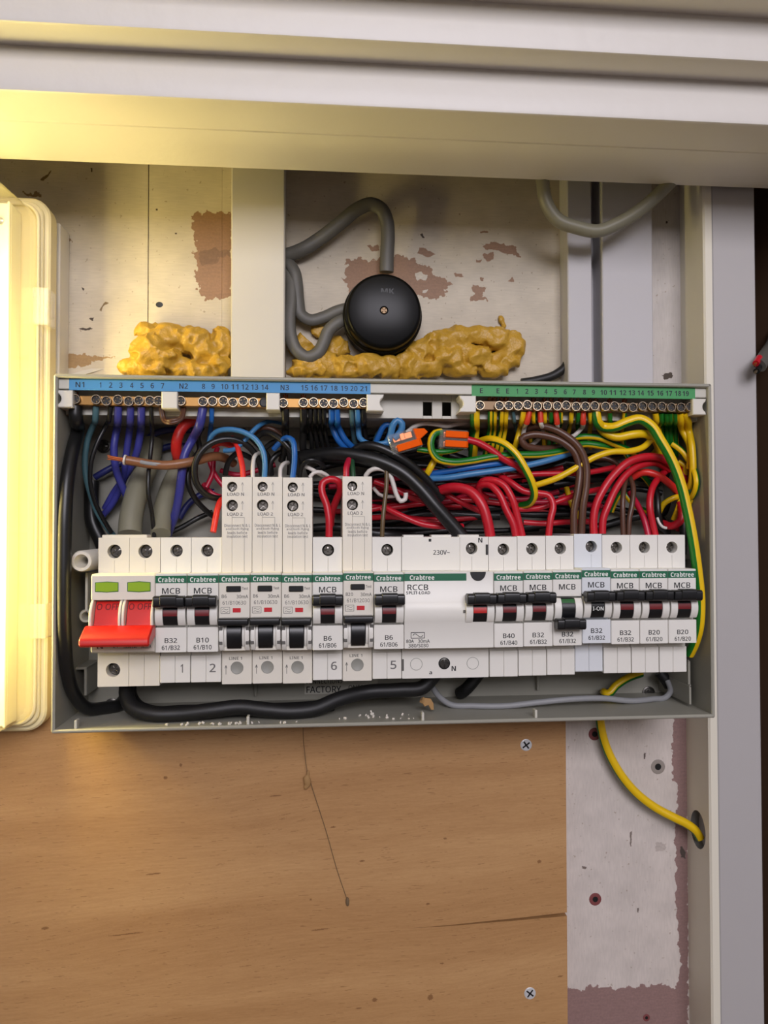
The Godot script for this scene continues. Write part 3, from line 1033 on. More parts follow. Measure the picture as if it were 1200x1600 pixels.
	var d0 := at(1075, 1031, -18)
	var d1 := at(1083, 1112, -14)
	var dp := MB.new()
	dp.box(d0.x, BX1 - 6, d0.y - 1.5, d0.y, ZB, -18, 0.2)
	dp.box(d0.x, d0.x + 1.6, -40, d0.y - 0.8, ZB, -18, 0.2)
	dp.box(d0.x, d1.x, -41, -39.5, ZB, -16, 0.2)
	dp.box(d1.x - 1.4, d1.x, BY0 + 4, -40, ZB, -16, 0.2)
	part(box, "corner_partition", dp.done(), gm, o)
	var e0 := at(1090, 871, -16)
	var ep := MB.new()
	ep.box(e0.x - 2, BX1 - 4, e0.y - 0.8, e0.y + 0.8, ZB, -16, 0.2)
	part(box, "fin", ep.done(), gm, o)
	for p in [[120, 1128], [388, 1120], [660, 1114], [836, 1112]]:
		var q := at(p[0], p[1], -1)
		part(box, "fin", boxm(q.x - 0.8, q.x + 0.8, BY0 + 2, BY0 + 7.0, -3.5, 1.5, 0.3), pm, o)
	for p in [[398, 1075], [845, 1070]]:
		var q := at(p[0], p[1], -50)
		part(box, "back_rib", boxm(q.x - 0.9, q.x + 0.9, BY0 + 6, 10, ZB - 0.5, -56, 0.3), gm, o)
	for p in [[161, 697, -58], [172, 1104, -56], [1016, 1084, -57]]:
		var q := at(p[0], p[1], p[2])
		var w := MB.new()
		w.lathe(poly([4.6, 0, 4.6, 0.8, 4.2, 1.0, 0.0, 1.0]), Transform3D.IDENTITY, 20)
		var sc := part(box, "mounting_screw", screw_mesh(3.4, 1.6), mats["dark steel"], o + Vector3(q.x, q.y, ZB + 1.0))
		part(sc, "washer", w.done(), mats["dark steel"], Vector3(0, 0, -1.0))
	# printed notice on the back, half hidden by the breakers
	var n0 := at(478, 1066, ZB)
	var n1 := at(506, 1078, ZB)
	var notice := part(box, "printed_notice", boxm(at(476, 1060, ZB).x, at(590, 1060, ZB).x, at(520, 1084, ZB).y, at(520, 1040, ZB).y, ZB - 0.1, ZB + 0.2, 0.05), pm, o, "printed notice stuck on the back panel")
	text(notice, "CONNECTIONS", at(506, 1064, ZB).x, at(506, 1064, ZB).y, ZB + 0.2, 3.4, 25.0, mats["ink"])
	text(notice, "FACTORY", at(506, 1077, ZB).x, at(506, 1077, ZB).y, ZB + 0.2, 4.3, 23.5, mats["ink"])
	text(notice, "ONES", at(556, 1074, ZB).x, at(556, 1074, ZB).y, ZB + 0.2, 3.2, 10.0, mats["ink"])

func bracket_mesh(w: float, notch_a: bool, notch_b: bool) -> ArrayMesh:
	var p := PackedVector2Array()
	var h := 5.1
	p.append(Vector2(w, -h))
	if notch_b:
		for i in 7:
			var a := deg_to_rad(-62.0 + 124.0 * i / 6.0)
			p.append(Vector2(w + 1.2 - 3.6 * cos(a), 3.6 * sin(a)))
	p.append(Vector2(w, h))
	p.append(Vector2(0, h))
	if notch_a:
		for i in 7:
			var a := deg_to_rad(62.0 - 124.0 * i / 6.0)
			p.append(Vector2(-1.2 + 3.6 * cos(a), 3.6 * sin(a)))
	p.append(Vector2(0, -h))
	var b := MB.new()
	b.prism(p, 0.0, 13.0, Transform3D.IDENTITY, 0.5, false)
	return b.done()

func terminal_bars() -> void:
	var zf := -2.0
	var yc := at(600, 630.5, zf).y
	var bars := [
		["neutral_bar", "neutral terminal bar N1 below blue numbers 1 to 7", [117.5, 150, 166, 184, 201, 217, 234, 247.5], [], "brass"],
		["neutral_bar", "neutral terminal bar N2 below blue numbers 8 to 14", [282.5, 317, 332, 349, 364, 380, 396], [412], "brass"],
		["neutral_bar", "neutral terminal bar N3 below blue numbers 15 to 21", [442.5, 474, 490, 506, 521, 537, 552.5, 568], [], "brass"],
		["earth_bar", "long earth terminal bar below the green numbered label", [750, 780, 795, 809.5, 824, 839.5, 855, 870.5, 884.5, 900, 914.5, 929, 946, 960, 974, 989, 1004, 1019, 1034, 1049, 1064, 1078], [], "dull brass"]]
	for bdef in bars:
		var xs: Array = bdef[2]
		var first: float = at(xs[0], 632, zf).x
		var lastx: float = at(xs[xs.size() - 1], 632, zf).x
		if bdef[3].size() > 0: lastx = at(bdef[3][0], 632, zf).x
		var root := thing(bdef[0], bdef[1], "terminal bar", Vector3(first, yc, LEDGE), "terminal bars of the consumer unit")
		var o := -Vector3(first, yc, LEDGE)
		part(root, "bar", boxm(first - 3.2, lastx + 3.2, yc - 2.9, yc + 2.9, -11, -4, 0.4), mats[bdef[4]], o)
		for x in xs:
			var q := Vector3(at(x, 632, zf).x, yc + rng.randf_range(-0.5, 0.5), -4.0)
			var m: StandardMaterial3D = mats["nickel"]
			var key := "terminal screw"
			if not meshes.has(key):
				var b := MB.new()
				b.lathe(poly([2.95, -1.0, 2.95, 2.0, 2.8, 2.3, 2.45, 2.3, 2.3, 0.9, 0.0, 0.8]), Transform3D.IDENTITY, 20)
				for k in 4:
					b.prism(poly([0.5, 0.5, 1.9, 0.75, 1.5, 1.3, 0.75, 1.9]), 0.6, 1.5, Transform3D(Basis(Vector3(0, 0, 1), k * PI / 2.0), Vector3.ZERO), 0.3)
				meshes[key] = b.done()
			var s := part(root, "screw", meshes[key], m, o + q)
			s.rotation.z = rng.randf_range(0, PI)
			if not meshes.has("terminal screw heart"):
				var hb := MB.new()
				hb.lathe(poly([2.36, 0.8, 2.3, 1.15, 0.0, 1.15]), Transform3D.IDENTITY, 16)
				meshes["terminal screw heart"] = hb.done()
			part(s, "dark_recess", meshes["terminal screw heart"], mats["soft black"])
		for x in bdef[3]:
			var q := Vector3(at(x, 632, zf).x, yc, -4.0)
			var b := MB.new()
			b.lathe(poly([2.9, 0.0, 2.9, 0.4, 2.4, 0.5, 2.2, 0.1, 0.0, 0.05]), Transform3D.IDENTITY, 18)
			part(root, "empty_hole", b.done(), mats["soft black"], o + q)
		# insulating brackets
		var br: Array = []
		if bdef[1].contains("N1"): br = [[88.5, 113, true, false]]
		elif bdef[1].contains("N2"): br = [[252, 277, false, false]]
		elif bdef[1].contains("N3"): br = [[416, 437, false, false], [573, 600, false, true]]
		else: br = [[718, 744, true, false], [1083, 1104, false, true]]
		for r in br:
			var xa := at(r[0], 632, 1).x
			var xb := at(r[1], 632, 1).x
			part(root, "bracket", bracket_mesh(xb - xa, r[2], r[3]), mats["bracket plastic"], o + Vector3(xa, yc, LEDGE - 0.2), "white insulating bracket")
			# screws overlap the bracket edge in the picture: the bracket stops at the bar's first screw

# ------------------------------------------------------------------ breakers
func shared(key: String, make: Callable) -> Mesh:
	if not meshes.has(key):
		meshes[key] = make.call()
	return meshes[key]

func profile_mesh(pg: PackedVector2Array, x0: float, x1: float, h := 0.35) -> ArrayMesh:
	var b := MB.new()
	b.prism(pg, x0, x1, ALONG_X, h)
	return b.done()

func terminal_screw_in_hole(parent: Node, x: float, y: float, z: float, r: float) -> void:
	var cup := shared("hole cup %.1f" % r, func() -> Mesh:
		var b := MB.new()
		b.lathe(poly([r + 0.3, -7.2, r + 0.3, -6.9, 0.0, -6.9]), Transform3D.IDENTITY, 20)
		return b.done())
	var s := part(parent, "terminal_screw", screw_mesh(r * 0.84, 1.4), mats["terminal steel"], Vector3(x, y, z - 6.0))
	s.rotation.z = rng.randf_range(0.0, 1.5)
	part(parent, "terminal_hole", cup, mats["hollow black"], Vector3(x, y, z))

# shoulder face with a round terminal hole and a fine joint below it
func shoulder(parent: Node, key: String, x0: float, x1: float, y0: float, y1: float, z: float, cx: float, cy: float, r: float, m: Material) -> void:
	var me := shared("shoulder " + key, func() -> Mesh:
		var b := MB.new()
		var ym := cy - r - 1.2
		b.plate_hole(x0, x1, ym, y1, z - 7.0, z, cx, cy, r)
		b.box(x0, cx - 0.07, y0, ym + 0.001, z - 7.0, z, 0.02)
		b.box(cx + 0.07, x1, y0, ym + 0.001, z - 7.0, z, 0.02)
		return b.done())
	part(parent, "terminal_cover", me, m)
	terminal_screw_in_hole(parent, cx, cy, z, r)

func maker_mark(parent: Node, x0: float, x1: float, y: float, m_band: Material, cx: float) -> void:
	var band := part(parent, "brand_band", shared("band %.1f" % (x1 - x0), func() -> Mesh: return boxm(0, x1 - x0, -2.15, 2.15, -0.1, 0.12, 0.04)), m_band, Vector3(x0, y, 13.6), "green band")
	text(band, "Crabtree", cx - x0, -0.05, 0.12, 2.9, 14.6, mats["white ink"], true)

func toggle_set(b: Node3D, x0: float, w: float, ycentre: float, yb: float, state: String, band_mat: Material) -> void:
	# barrel: two white cheeks and a dark middle; bar: the black finger piece
	var wm: StandardMaterial3D = mats["white plastic"]
	var cheek := shared("cheek %.1f" % w, func() -> Mesh:
		var k := MB.new()
		k.prism(arc_poly(7.2, 0.0, 9.6, -42, 42, 9.0), 0.3, w * 0.262, ALONG_X, 0.2)
		k.prism(arc_poly(7.2, 0.0, 9.6, -42, 42, 9.0), w * 0.735, w - 0.3, ALONG_X, 0.2)
		return k.done())
	part(b, "cheek", cheek, wm, Vector3(x0, ycentre, 0))
	var mid := shared("barrel %.1f" % w, func() -> Mesh:
		var k := MB.new()
		k.prism(arc_poly(7.2, 0.0, 9.2, -44, 44, 8.0), w * 0.27, w * 0.727, ALONG_X, 0.1)
		return k.done())
	var t := part(b, "toggle", mid, mats["black plastic"], Vector3(x0, ycentre, 0), "black toggle lever")
	var bar := shared("bar %.1f" % w, func() -> Mesh:
		var k := MB.new()
		k.prism(round_rect(15.0, 22.2, -3.2, 3.2, 1.6, 4), 0.1, w - 0.1, ALONG_X, 0.5)
		k.prism(round_rect(16.0, 22.9, -2.5, 3.8, 1.4, 4), w * 0.24, w * 0.76, ALONG_X, 0.3)
		return k.done())
	part(t, "finger_bar", bar, mats["black plastic"], Vector3(0, yb - ycentre, 0))
	var a0 := -6.0
	var a1 := 15.0
	if state == "off":
		a0 = 24.0
		a1 = 40.0
	if state != "on_new":
		var bandm := shared("colour band %s %.1f" % [state, w], func() -> Mesh:
			var k := MB.new()
			k.prism(arc_poly(7.2, 0.0, 9.32, a0, a1, 13.0, 5), w * 0.275, w * 0.722, ALONG_X, 0.05)
			return k.done())
		part(t, "colour_band", bandm, band_mat, Vector3.ZERO, "red on band" if state == "on" else "green off band")
	else:
		text(t, "I-ON", w * 0.5, -0.8, 16.45, 2.3, 6.6, mats["white ink"])

func mcb(slot: int, rating: String, code: String, label: String, state: String, hand: String, dy: float, wm: StandardMaterial3D) -> void:
	var x := slot * PW
	var w := 17.65
	var b := thing("circuit_breaker", label, "circuit breaker", Vector3(x + 0.15, dy, 0), "miniature circuit breakers on the rail")
	var body := shared("mcb body", func() -> Mesh:
		return profile_mesh(poly([-45, -28.4, -0.8, -28.4, -0.8, -8.5, 13.6, -8.5, 13.6, 5.6, 9.5, 5.6, 9.5, 21.0, 13.6, 21.0, 13.6, 36.5, -7.0, 36.5, -7.0, 57.1, -45, 57.1]), 0.0, w))
	part(b, "body", body, wm)
	shoulder(b, "mcb" if hand != "new" else "mcb new", 0, w, 36.5, 57.1, 0.0, w * 0.52 if hand != "new" else w * 0.62, 49.3, 3.65, wm)
	var holder := shared("label holder", func() -> Mesh:
		var k := MB.new()
		k.box(0.1, w * 0.5 - 0.06, -28.6, -12.6, -2.0, 0.9, 0.25)
		k.box(w * 0.5 + 0.06, w - 0.1, -28.6, -12.6, -2.0, 0.9, 0.25)
		return k.done())
	var holder_new := shared("label holder long", func() -> Mesh:
		var k := MB.new()
		k.box(0.1, w * 0.5 - 0.06, -28.0, -8.6, -2.0, 0.3, 0.25)
		k.box(w * 0.5 + 0.06, w - 0.1, -28.0, -8.6, -2.0, 0.3, 0.25)
		return k.done())
	var hd := part(b, "label_holder", holder_new if hand == "new" else holder, wm)
	if hand != "" and hand != "new":
		text(hd, hand, w * 0.72, -20.2, 0.9, 5.0, 1.4 if hand == "1" else 3.6, mats["pencil"], false, "pencilled_number")
	maker_mark(b, 0.0, w, 33.2, mats["green band"], w * 0.5)
	text(b, "MCB", w * 0.5, 26.6, 13.6, 3.3, 10.2, mats["ink"])
	text(b, rating, w * 0.5, -1.8 if hand != "new" else -1.0, 13.6, 2.75, 7.0 if rating.length() == 3 else 4.6, mats["ink"])
	text(b, code, w * 0.5, -5.9 if hand != "new" else -5.3, 13.6, 2.55, 10.2 if rating.length() == 3 else 10.2, mats["ink"])
	if hand == "new":
		toggle_set(b, 0.0, w, 13.4, 20.0, "on_new", null)
	elif state == "off":
		toggle_set(b, 0.0, w, 13.4, 5.0, "off", mats["off band"])
	else:
		toggle_set(b, 0.0, w, 13.4, 21.0, "on", mats["deep red band"])

func line_shape(segs: Array, t := 0.28) -> ArrayMesh:   # printed line made of thin bars, (x, y) pairs
	var b := MB.new()
	for s in segs:
		var a := Vector2(s[0], s[1])
		var c := Vector2(s[2], s[3])
		var d := (c - a).normalized()
		var n := Vector2(-d.y, d.x) * t * 0.5
		b.prism(PackedVector2Array([a + n, a - n, c - n, c + n]), 0.0, 0.06, Transform3D.IDENTITY, 0.0, false)
	return b.done()

func rcbo(slot: int, rating: String, code: String, label: String, dy: float) -> void:
	var x := slot * PW
	var w := 17.65
	var wm: StandardMaterial3D = mats["cream plastic"]
	var b := thing("residual_current_breaker", label, "circuit breaker", Vector3(x + 0.15, dy, 0), "tall residual current breakers on the rail")
	var body := shared("rcbo body", func() -> Mesh:
		return profile_mesh(poly([-45, -30.2, -0.2, -30.2, -0.2, -8.5, 11.0, -8.5, 11.0, -6.0, 8.0, -6.0, 8.0, 10.6, 13.6, 10.6, 13.6, 36.5, -5.5, 36.5, -5.5, 93.2, -45, 93.2]), 0.0, w))
	part(b, "body", body, wm)
	shoulder(b, "rcbo N", 0, w, 82.5, 93.2, 1.5, 5.9, 87.4, 3.0, wm)
	shoulder(b, "rcbo 2", 0, w, 36.5, 82.5, 1.5, 5.9, 76.2, 3.4, wm)
	text(b, "LOAD N", 8.0, 82.9, 1.5, 1.9, 9.8, mats["grey ink"])
	text(b, "LOAD 2", 7.6, 71.0, 1.5, 1.9, 9.0, mats["grey ink"])
	var pr := shared("rcbo print", func() -> Mesh:
		return line_shape([[12.0, 84.6, 12.0, 89.6], [11.3, 88.2, 12.0, 90.0], [12.7, 88.2, 12.0, 90.0], [12.0, 73.6, 12.0, 78.4], [11.3, 77.0, 12.0, 78.8], [12.7, 77.0, 12.0, 78.8], [5.9, 69.6, 5.9, 69.0], [5.9, 69.0, 13.2, 69.0], [13.2, 69.0, 13.2, 37.0]], 0.16))
	part(b, "printed_lines", pr, mats["grey ink"], Vector3(0, 0, 1.5))
	var lines := ["Disconnect N & L", "and both flying", "leads before", "insulation test"]
	var lw := [15.2, 13.4, 11.6, 12.2]
	for i in 4:
		text(b, lines[i], w * 0.5 + 0.2, 64.2 - i * 2.15, 1.5, 1.75, lw[i], mats["grey ink"])
	maker_mark(b, 0.0, w, 33.3, mats["green band"], w * 0.5)
	part(b, "test_button", shared("test button", func() -> Mesh: return boxm(4.2, 12.6, 25.9, 29.2, 13.0, 14.8, 0.4)), mats["black plastic"])
	text(b, "Test", 14.9, 27.7, 13.6, 1.5, 3.4, mats["grey ink"])
	text(b, rating, 3.0 if rating.length() == 2 else 3.6, 23.2, 13.6, 1.9, 2.8 if rating.length() == 2 else 4.2, mats["grey ink"])
	text(b, "30mA", 13.4, 23.0, 13.6, 2.0, 6.6, mats["grey ink"])
	text(b, code, 8.8, 19.5, 13.6, 2.2, 13.4, mats["grey ink"])
	var sym := shared("rcbo symbol", func() -> Mesh:
		return line_shape([[1.2, 13.3, 6.2, 13.3], [6.2, 13.3, 6.2, 16.9], [6.2, 16.9, 1.2, 16.9], [1.2, 16.9, 1.2, 13.3], [2.0, 15.6, 2.7, 16.2], [2.7, 16.2, 3.6, 15.6], [3.6, 15.6, 4.6, 15.4], [4.6, 15.4, 5.4, 16.0], [2.0, 14.2, 2.7, 14.7], [2.7, 14.7, 3.6, 14.3], [3.6, 14.3, 4.6, 14.0], [4.6, 14.0, 5.4, 14.6]], 0.24))
	part(b, "printed_symbol", sym, mats["grey ink"], Vector3(0, 0, 13.6))
	part(b, "trip_flag", shared("trip flag", func() -> Mesh: return boxm(7.9, 12.5, 13.9, 16.4, 13.3, 13.85, 0.15)), mats["red flag"], Vector3.ZERO, "red trip flag")
	# rocker: white cheeks with notches and a black T-shaped handle
	var ck := shared("rcbo cheek", func() -> Mesh:
		var k := MB.new()
		for s in [[0.2, 2.9], [14.8, 17.45]]:
			k.prism(arc_poly(2.0, 0.8, 13.4, -42, 36, 7.0), s[0], s[1], ALONG_X, 0.3)
		for s in [[2.95, 4.4], [13.2, 14.75]]:
			k.prism(arc_poly(2.0, 0.8, 11.6, -42, 40, 6.0), s[0], s[1], ALONG_X, 0.1)
		return k.done())
	part(b, "cheek", ck, mats["white plastic"])
	for n in [[0.1, 4.4], [0.1, -3.2], [15.4, 4.4], [15.4, -3.2]]:
		part(b, "notch", shared("notch", func() -> Mesh: return boxm(0, 2.1, -1.2, 1.2, -2.0, 0.1, 0.1)), mats["grey ink"], Vector3(n[0] + 0.1, n[1], 2.0 + sqrt(13.4 * 13.4 - pow(n[1] - 0.8, 2)) + 0.05))
	var hm := shared("rcbo handle", func() -> Mesh:
		var k := MB.new()
		k.prism(arc_poly(2.0, 0.6, 12.9, -36, 42, 6.0), 4.6, 12.9, ALONG_X, 0.2)
		return k.done())
	var h := part(b, "toggle", hm, mats["black plastic"], Vector3.ZERO, "black toggle lever")
	part(h, "finger_bar", shared("rcbo bar", func() -> Mesh: return profile_mesh(round_rect(12.4, 20.0, 6.9, 11.0, 1.0, 3), 0.2, 17.2, 0.4)), mats["black plastic"])
	text(b, "LINE 1", 8.0, -15.0, -0.2, 1.7, 7.6, mats["grey ink"])
	part(b, "printed_lines", shared("rcbo arrow", func() -> Mesh: return line_shape([[2.4, -24.4, 2.4, -19.4], [1.8, -20.8, 2.4, -19.0], [3.0, -20.8, 2.4, -19.0]], 0.3)), mats["grey ink"], Vector3(0, 0, -0.2))
	var cap := shared("grey cap", func() -> Mesh:
		var k := MB.new()
		k.lathe(poly([3.8, -0.5, 3.8, 0.1, 3.6, 0.25, 3.4, 0.1, 0.0, 0.1]), Transform3D.IDENTITY, 28)
		return k.done())
	part(b, "sealing_cap", cap, mats["grey cap"], Vector3(8.9, -20.6, -0.2), "round grey sealing cap")

func rccb() -> void:
	var x := 10 * PW
	var w := 3 * PW - 0.3
	var wm: StandardMaterial3D = mats["white plastic"]
	var b := thing("residual_current_switch", "wide white split load residual current switch marked 80A 30mA", "circuit breaker", Vector3(x + 0.15, 0, 0))
	part(b, "body", profile_mesh(poly([-45, -28.8, 0.0, -28.8, 0.0, -8.5, 13.6, -8.5, 13.6, 6.8, 13.9, 7.2, 14.6, 13.0, 13.9, 18.6, 13.6, 19.0, 13.6, 36.5, -7.0, 36.5, -7.0, 57.1, -45, 57.1]), 0, w), wm)
	shoulder(b, "rccb", 36.0, w, 36.5, 57.1, 0.0, 43.2, 50.0, 3.65, wm)
	part(b, "terminal_cover", boxm(0, 35.98, 36.5, 57.1, -7.0, 0.0, 0.3), wm)
	text(b, "230V~", 24.5, 47.6, 0.0, 2.9, 10.2, mats["ink"])
	text(b, "N", 48.6, 55.0, 0.0, 2.8, 2.6, mats["ink"], true)
	part(b, "printed_mark", boxm(16.6, 18.2, 54.2, 56.0, -0.05, 0.06, 0.02), mats["ink"])
	for k in 3:
		part(b, "shutter", boxm(1.2 + k * 17.2, 13.6 + k * 17.2, 56.8, 58.4, -9, -1.0, 0.2), wm)
	part(b, "catch", boxm(w - 1.6, w - 0.2, 46.0, 52.4, -0.4, 0.4, 0.15), mats["soft black"])
	maker_mark(b, 0.0, 37.2, 33.4, mats["green band"], 10.6)
	text(b, "RCCB", 8.1, 27.5, 13.6, 3.3, 12.4, mats["ink"])
	text(b, "SPLIT-LOAD", 8.3, 24.3, 13.6, 1.8, 14.2, mats["ink"], true)
	# half-round test button at the top edge
	var hb := MB.new()
	var pg := PackedVector2Array()
	for i in 15:
		var a := PI + PI * i / 14.0
		pg.append(Vector2(44.2 + 4.7 * cos(a), 36.4 + 5.4 * sin(a)))
	hb.prism(pg, 13.0, 14.1, Transform3D.IDENTITY, 0.25)
	part(b, "test_button", hb.done(), mats["soft black"], Vector3.ZERO, "half round black test button")
	toggle_set(b, 36.1, 17.65, 13.2, 20.8, "on", mats["red band"])
	for s in [35.0, 51.6]:
		part(b, "link_slot", boxm(s, s + 3.4, 12.2, 14.0, 13.8, 15.2, 0.2), mats["grey ink"])
	part(b, "printed_symbol", line_shape([[4.0, -2.4, 12.0, -2.4], [12.0, -2.4, 12.0, 0.9], [12.0, 0.9, 4.0, 0.9], [4.0, 0.9, 4.0, -2.4], [5.0, -0.9, 6.0, 0.1], [6.0, 0.1, 7.0, 0.0], [7.0, 0.0, 9.0, -1.6], [9.0, -1.6, 10.2, -1.7], [10.2, -1.7, 11.2, -0.6]], 0.34), mats["ink"], Vector3(0, 0, 13.6))
	text(b, "80A", 3.4, -4.2, 13.6, 2.0, 4.6, mats["ink"])
	text(b, "30mA", 11.6, -4.2, 13.6, 2.0, 7.0, mats["ink"])
	text(b, "380/S030", 8.4, -7.4 + 0.6, 13.6, 2.1, 11.8, mats["ink"])
	var lo := MB.new()
	lo.lathe(poly([3.75, 0.0, 3.75, 0.12, 3.45, 0.12, 3.45, 0.0]), Transform3D.IDENTITY, 30)
	for p in [8.8, 43.6]:
		part(b, "blank_ring", lo.done(), mats["grey cap"], Vector3(p, -20.2, 0.0))
	var ts := MB.new()
	ts.lathe(poly([3.6, 0.0, 3.6, 0.15, 0.0, 0.15]), Transform3D.IDENTITY, 22)
	var hole := part(b, "terminal_hole", ts.done(), mats["hollow black"], Vector3(26.0, -20.0, 0.0))
	part(hole, "terminal_screw", screw_mesh(3.0, 0.5), mats["dark steel"], Vector3(0, 0, 0.1))
	text(b, "N", 31.8, -23.2, 0.0, 2.9, 2.7, mats["ink"], true)
	text(b, "a", 17.6, -25.6, 0.0, 1.7, 1.7, mats["ink"], true)
	part(b, "catch", boxm(0.0, 1.2, -24.0, -17.0, -0.4, 0.4, 0.15), mats["grey ink"])

func main_switch() -> void:
	var w := 2 * PW - 0.3
	var wm: StandardMaterial3D = mats["cream plastic"]
	var b := thing("main_switch", "double width main isolator with a red lever marked OFF", "switch", Vector3(0.15, 0, 0))
	part(b, "body", profile_mesh(poly([-45, -30.3, -7.0, -30.3, -7.0, -9.0, -7.0, -8.5, 12.6, -8.5, 13.6, -7.6, 13.6, 1.0, 7.0, 1.0, 7.0, 21.8, 13.6, 21.8, 13.6, 35.4, 12.4, 36.5, -7.0, 36.5, -7.0, 57.1, -45, 57.1]), 0, w, 0.5), wm)
	shoulder(b, "main 1", 0, w * 0.5 - 0.1, 36.5, 57.1, 0.0, 9.2, 49.0, 4.1, wm)
	shoulder(b, "main 2", w * 0.5 + 0.1, w, 36.5, 57.1, 0.0, 27.0, 49.0, 4.1, wm)
	part(b, "terminal_shroud", boxm(1.5, w - 8, 56.8, 58.8, -12, -1.5, 0.4), wm)
	var lw := MB.new()
	lw.plate_hole(0, w * 0.5 - 0.1, -30.3, -8.5, -7.0, 0.0, 8.8, -20.6, 4.1)
	lw.box(w * 0.5 + 0.1, w * 0.75 - 0.07, -30.3, -8.5, -7.0, 0.0, 0.1)
	lw.box(w * 0.75 + 0.07, w, -30.3, -8.5, -7.0, 0.0, 0.1)
	part(b, "terminal_cover", lw.done(), wm)
	terminal_screw_in_hole(b, 8.8, -20.6, 0.0, 4.1)
	for k in 2:
		var ox := k * 17.95
		var ind := MB.new()
		ind.prism(poly([2.6 + ox, 26.8, 8.8 + ox, 26.4, 14.9 + ox, 26.8, 14.9 + ox, 31.4, 8.8 + ox, 31.9, 2.6 + ox, 31.4]), 13.2, 13.75, Transform3D.IDENTITY, 0.1, false)
		var fr := MB.new()
		fr.prism(poly([2.2 + ox, 26.4, 8.8 + ox, 26.0, 15.3 + ox, 26.4, 15.3 + ox, 31.8, 8.8 + ox, 32.3, 2.2 + ox, 31.8]), 13.2, 13.68, Transform3D.IDENTITY, 0.0, false)
		var win := part(b, "indicator", ind.done(), mats["indicator green"], Vector3.ZERO, "green contact indicator")
		part(win, "indicator_frame", fr.done(), mats["off band"])
		var ck := MB.new()
		for s in [[0.0, 1.5], [16.1, 17.5]]:
			ck.prism(arc_poly(4.0, 10.6, 14.2, -46, 52, 6.0, 14), s[0] + ox, s[1] + ox, ALONG_X, 0.35)
		part(b, "cheek", ck.done(), wm)
		# red rocker face between the cheeks
		var rk := MB.new()
		rk.prism(poly([7.0, 2.0, 7.0, 20.6, 9.4, 20.4, 12.6, 14.6, 14.2, 9.0, 17.0, 4.0, 17.0, 0.0]), 1.9 + ox, 15.8 + ox, ALONG_X, 0.25)
		var rocker := part(b, "rocker", rk.done(), mats["red handle"], Vector3.ZERO, "red rocker face")
		text(rocker, "O OFF", 8.85 + ox, 17.6, 10.95, 3.9, 12.6, mats["deep red band"], false, "lettering", Vector3(-0.505, 0, 0))
	var hn := MB.new()
	hn.prism(poly([14.0, 7.4, 20.0, 7.8, 29.0, 2.6, 30.4, 1.0, 30.4, -1.4, 29.0, -2.6, 24.0, -2.2, 14.0, 0.4]), -1.6, w + 0.6, ALONG_X, 0.8)
	part(b, "lever", hn.done(), mats["red handle"], Vector3.ZERO, "red linked lever bar")
	text(b, "N", 5.2, -4.6, 13.6, 2.6, 3.4, mats["grey ink"])
	text(b, "2 P", 14.2, -4.6, 13.6, 1.8, 3.4, mats["grey ink"])
	text(b, "100A/240", 22.0, -5.0, 13.6, 1.7, 7.6, mats["grey ink"])
	text(b, "AC22A", 31.0, -5.0, 13.6, 1.7, 5.6, mats["grey ink"])

func breakers() -> void:
	var wp: StandardMaterial3D = mats["white plastic"]
	main_switch()
	mcb(2, "B32", "61/B32", "white breaker marked B32 with pencilled number 1, beside the main switch", "on", "1", 0.0, wp)
	mcb(3, "B10", "61/B10", "white breaker marked B10 with pencilled number 2", "on", "2", 0.0, wp)
	rcbo(4, "B6", "61/B10630", "tall B6 30mA breaker next to the breaker marked B10", 0.0)
	rcbo(5, "B6", "61/B10630", "tall B6 30mA breaker in the middle of three alike", 0.1)
	rcbo(6, "B6", "61/B10630", "tall B6 30mA breaker next to the breaker pencilled 6", -0.2)
	mcb(7, "B6", "61/B06", "white breaker marked B6 with pencilled number 6 between tall breakers", "on", "6", 0.0, wp)
	rcbo(8, "B20", "61/B12030", "tall B20 30mA breaker standing alone between two breakers marked B6", 0.6)
	mcb(9, "B6", "61/B06", "white breaker marked B6 with pencilled number 5 beside the wide switch", "on", "5", 0.0, wp)
	rccb()
	mcb(13, "B40", "61/B40", "white breaker marked B40 beside the wide residual current switch", "on", "", 0.0, wp)
	mcb(14, "B32", "61/B32", "white B32 breaker, toggle up, between B40 and the switched off one", "on", "", 0.3, wp)
	mcb(15, "B32", "61/B32", "switched off B32 breaker with its toggle down and green band", "off", "", 0.5, wp)
	mcb(16, "B32", "61/B32", "newer bluish white B32 breaker with I-ON on its toggle", "on", "new", 1.6, mats["cool white plastic"])
	mcb(17, "B32", "61/B32", "white B32 breaker between the newer bluish one and a B20", "on", "", 0.9, wp)
	mcb(18, "B20", "61/B20", "white B20 breaker between B32 and the last B20", "on", "", 0.9, wp)
	mcb(19, "B20", "61/B20", "white B20 breaker at the end of the row beside the thick earth cable", "on", "", 0.9, wp)

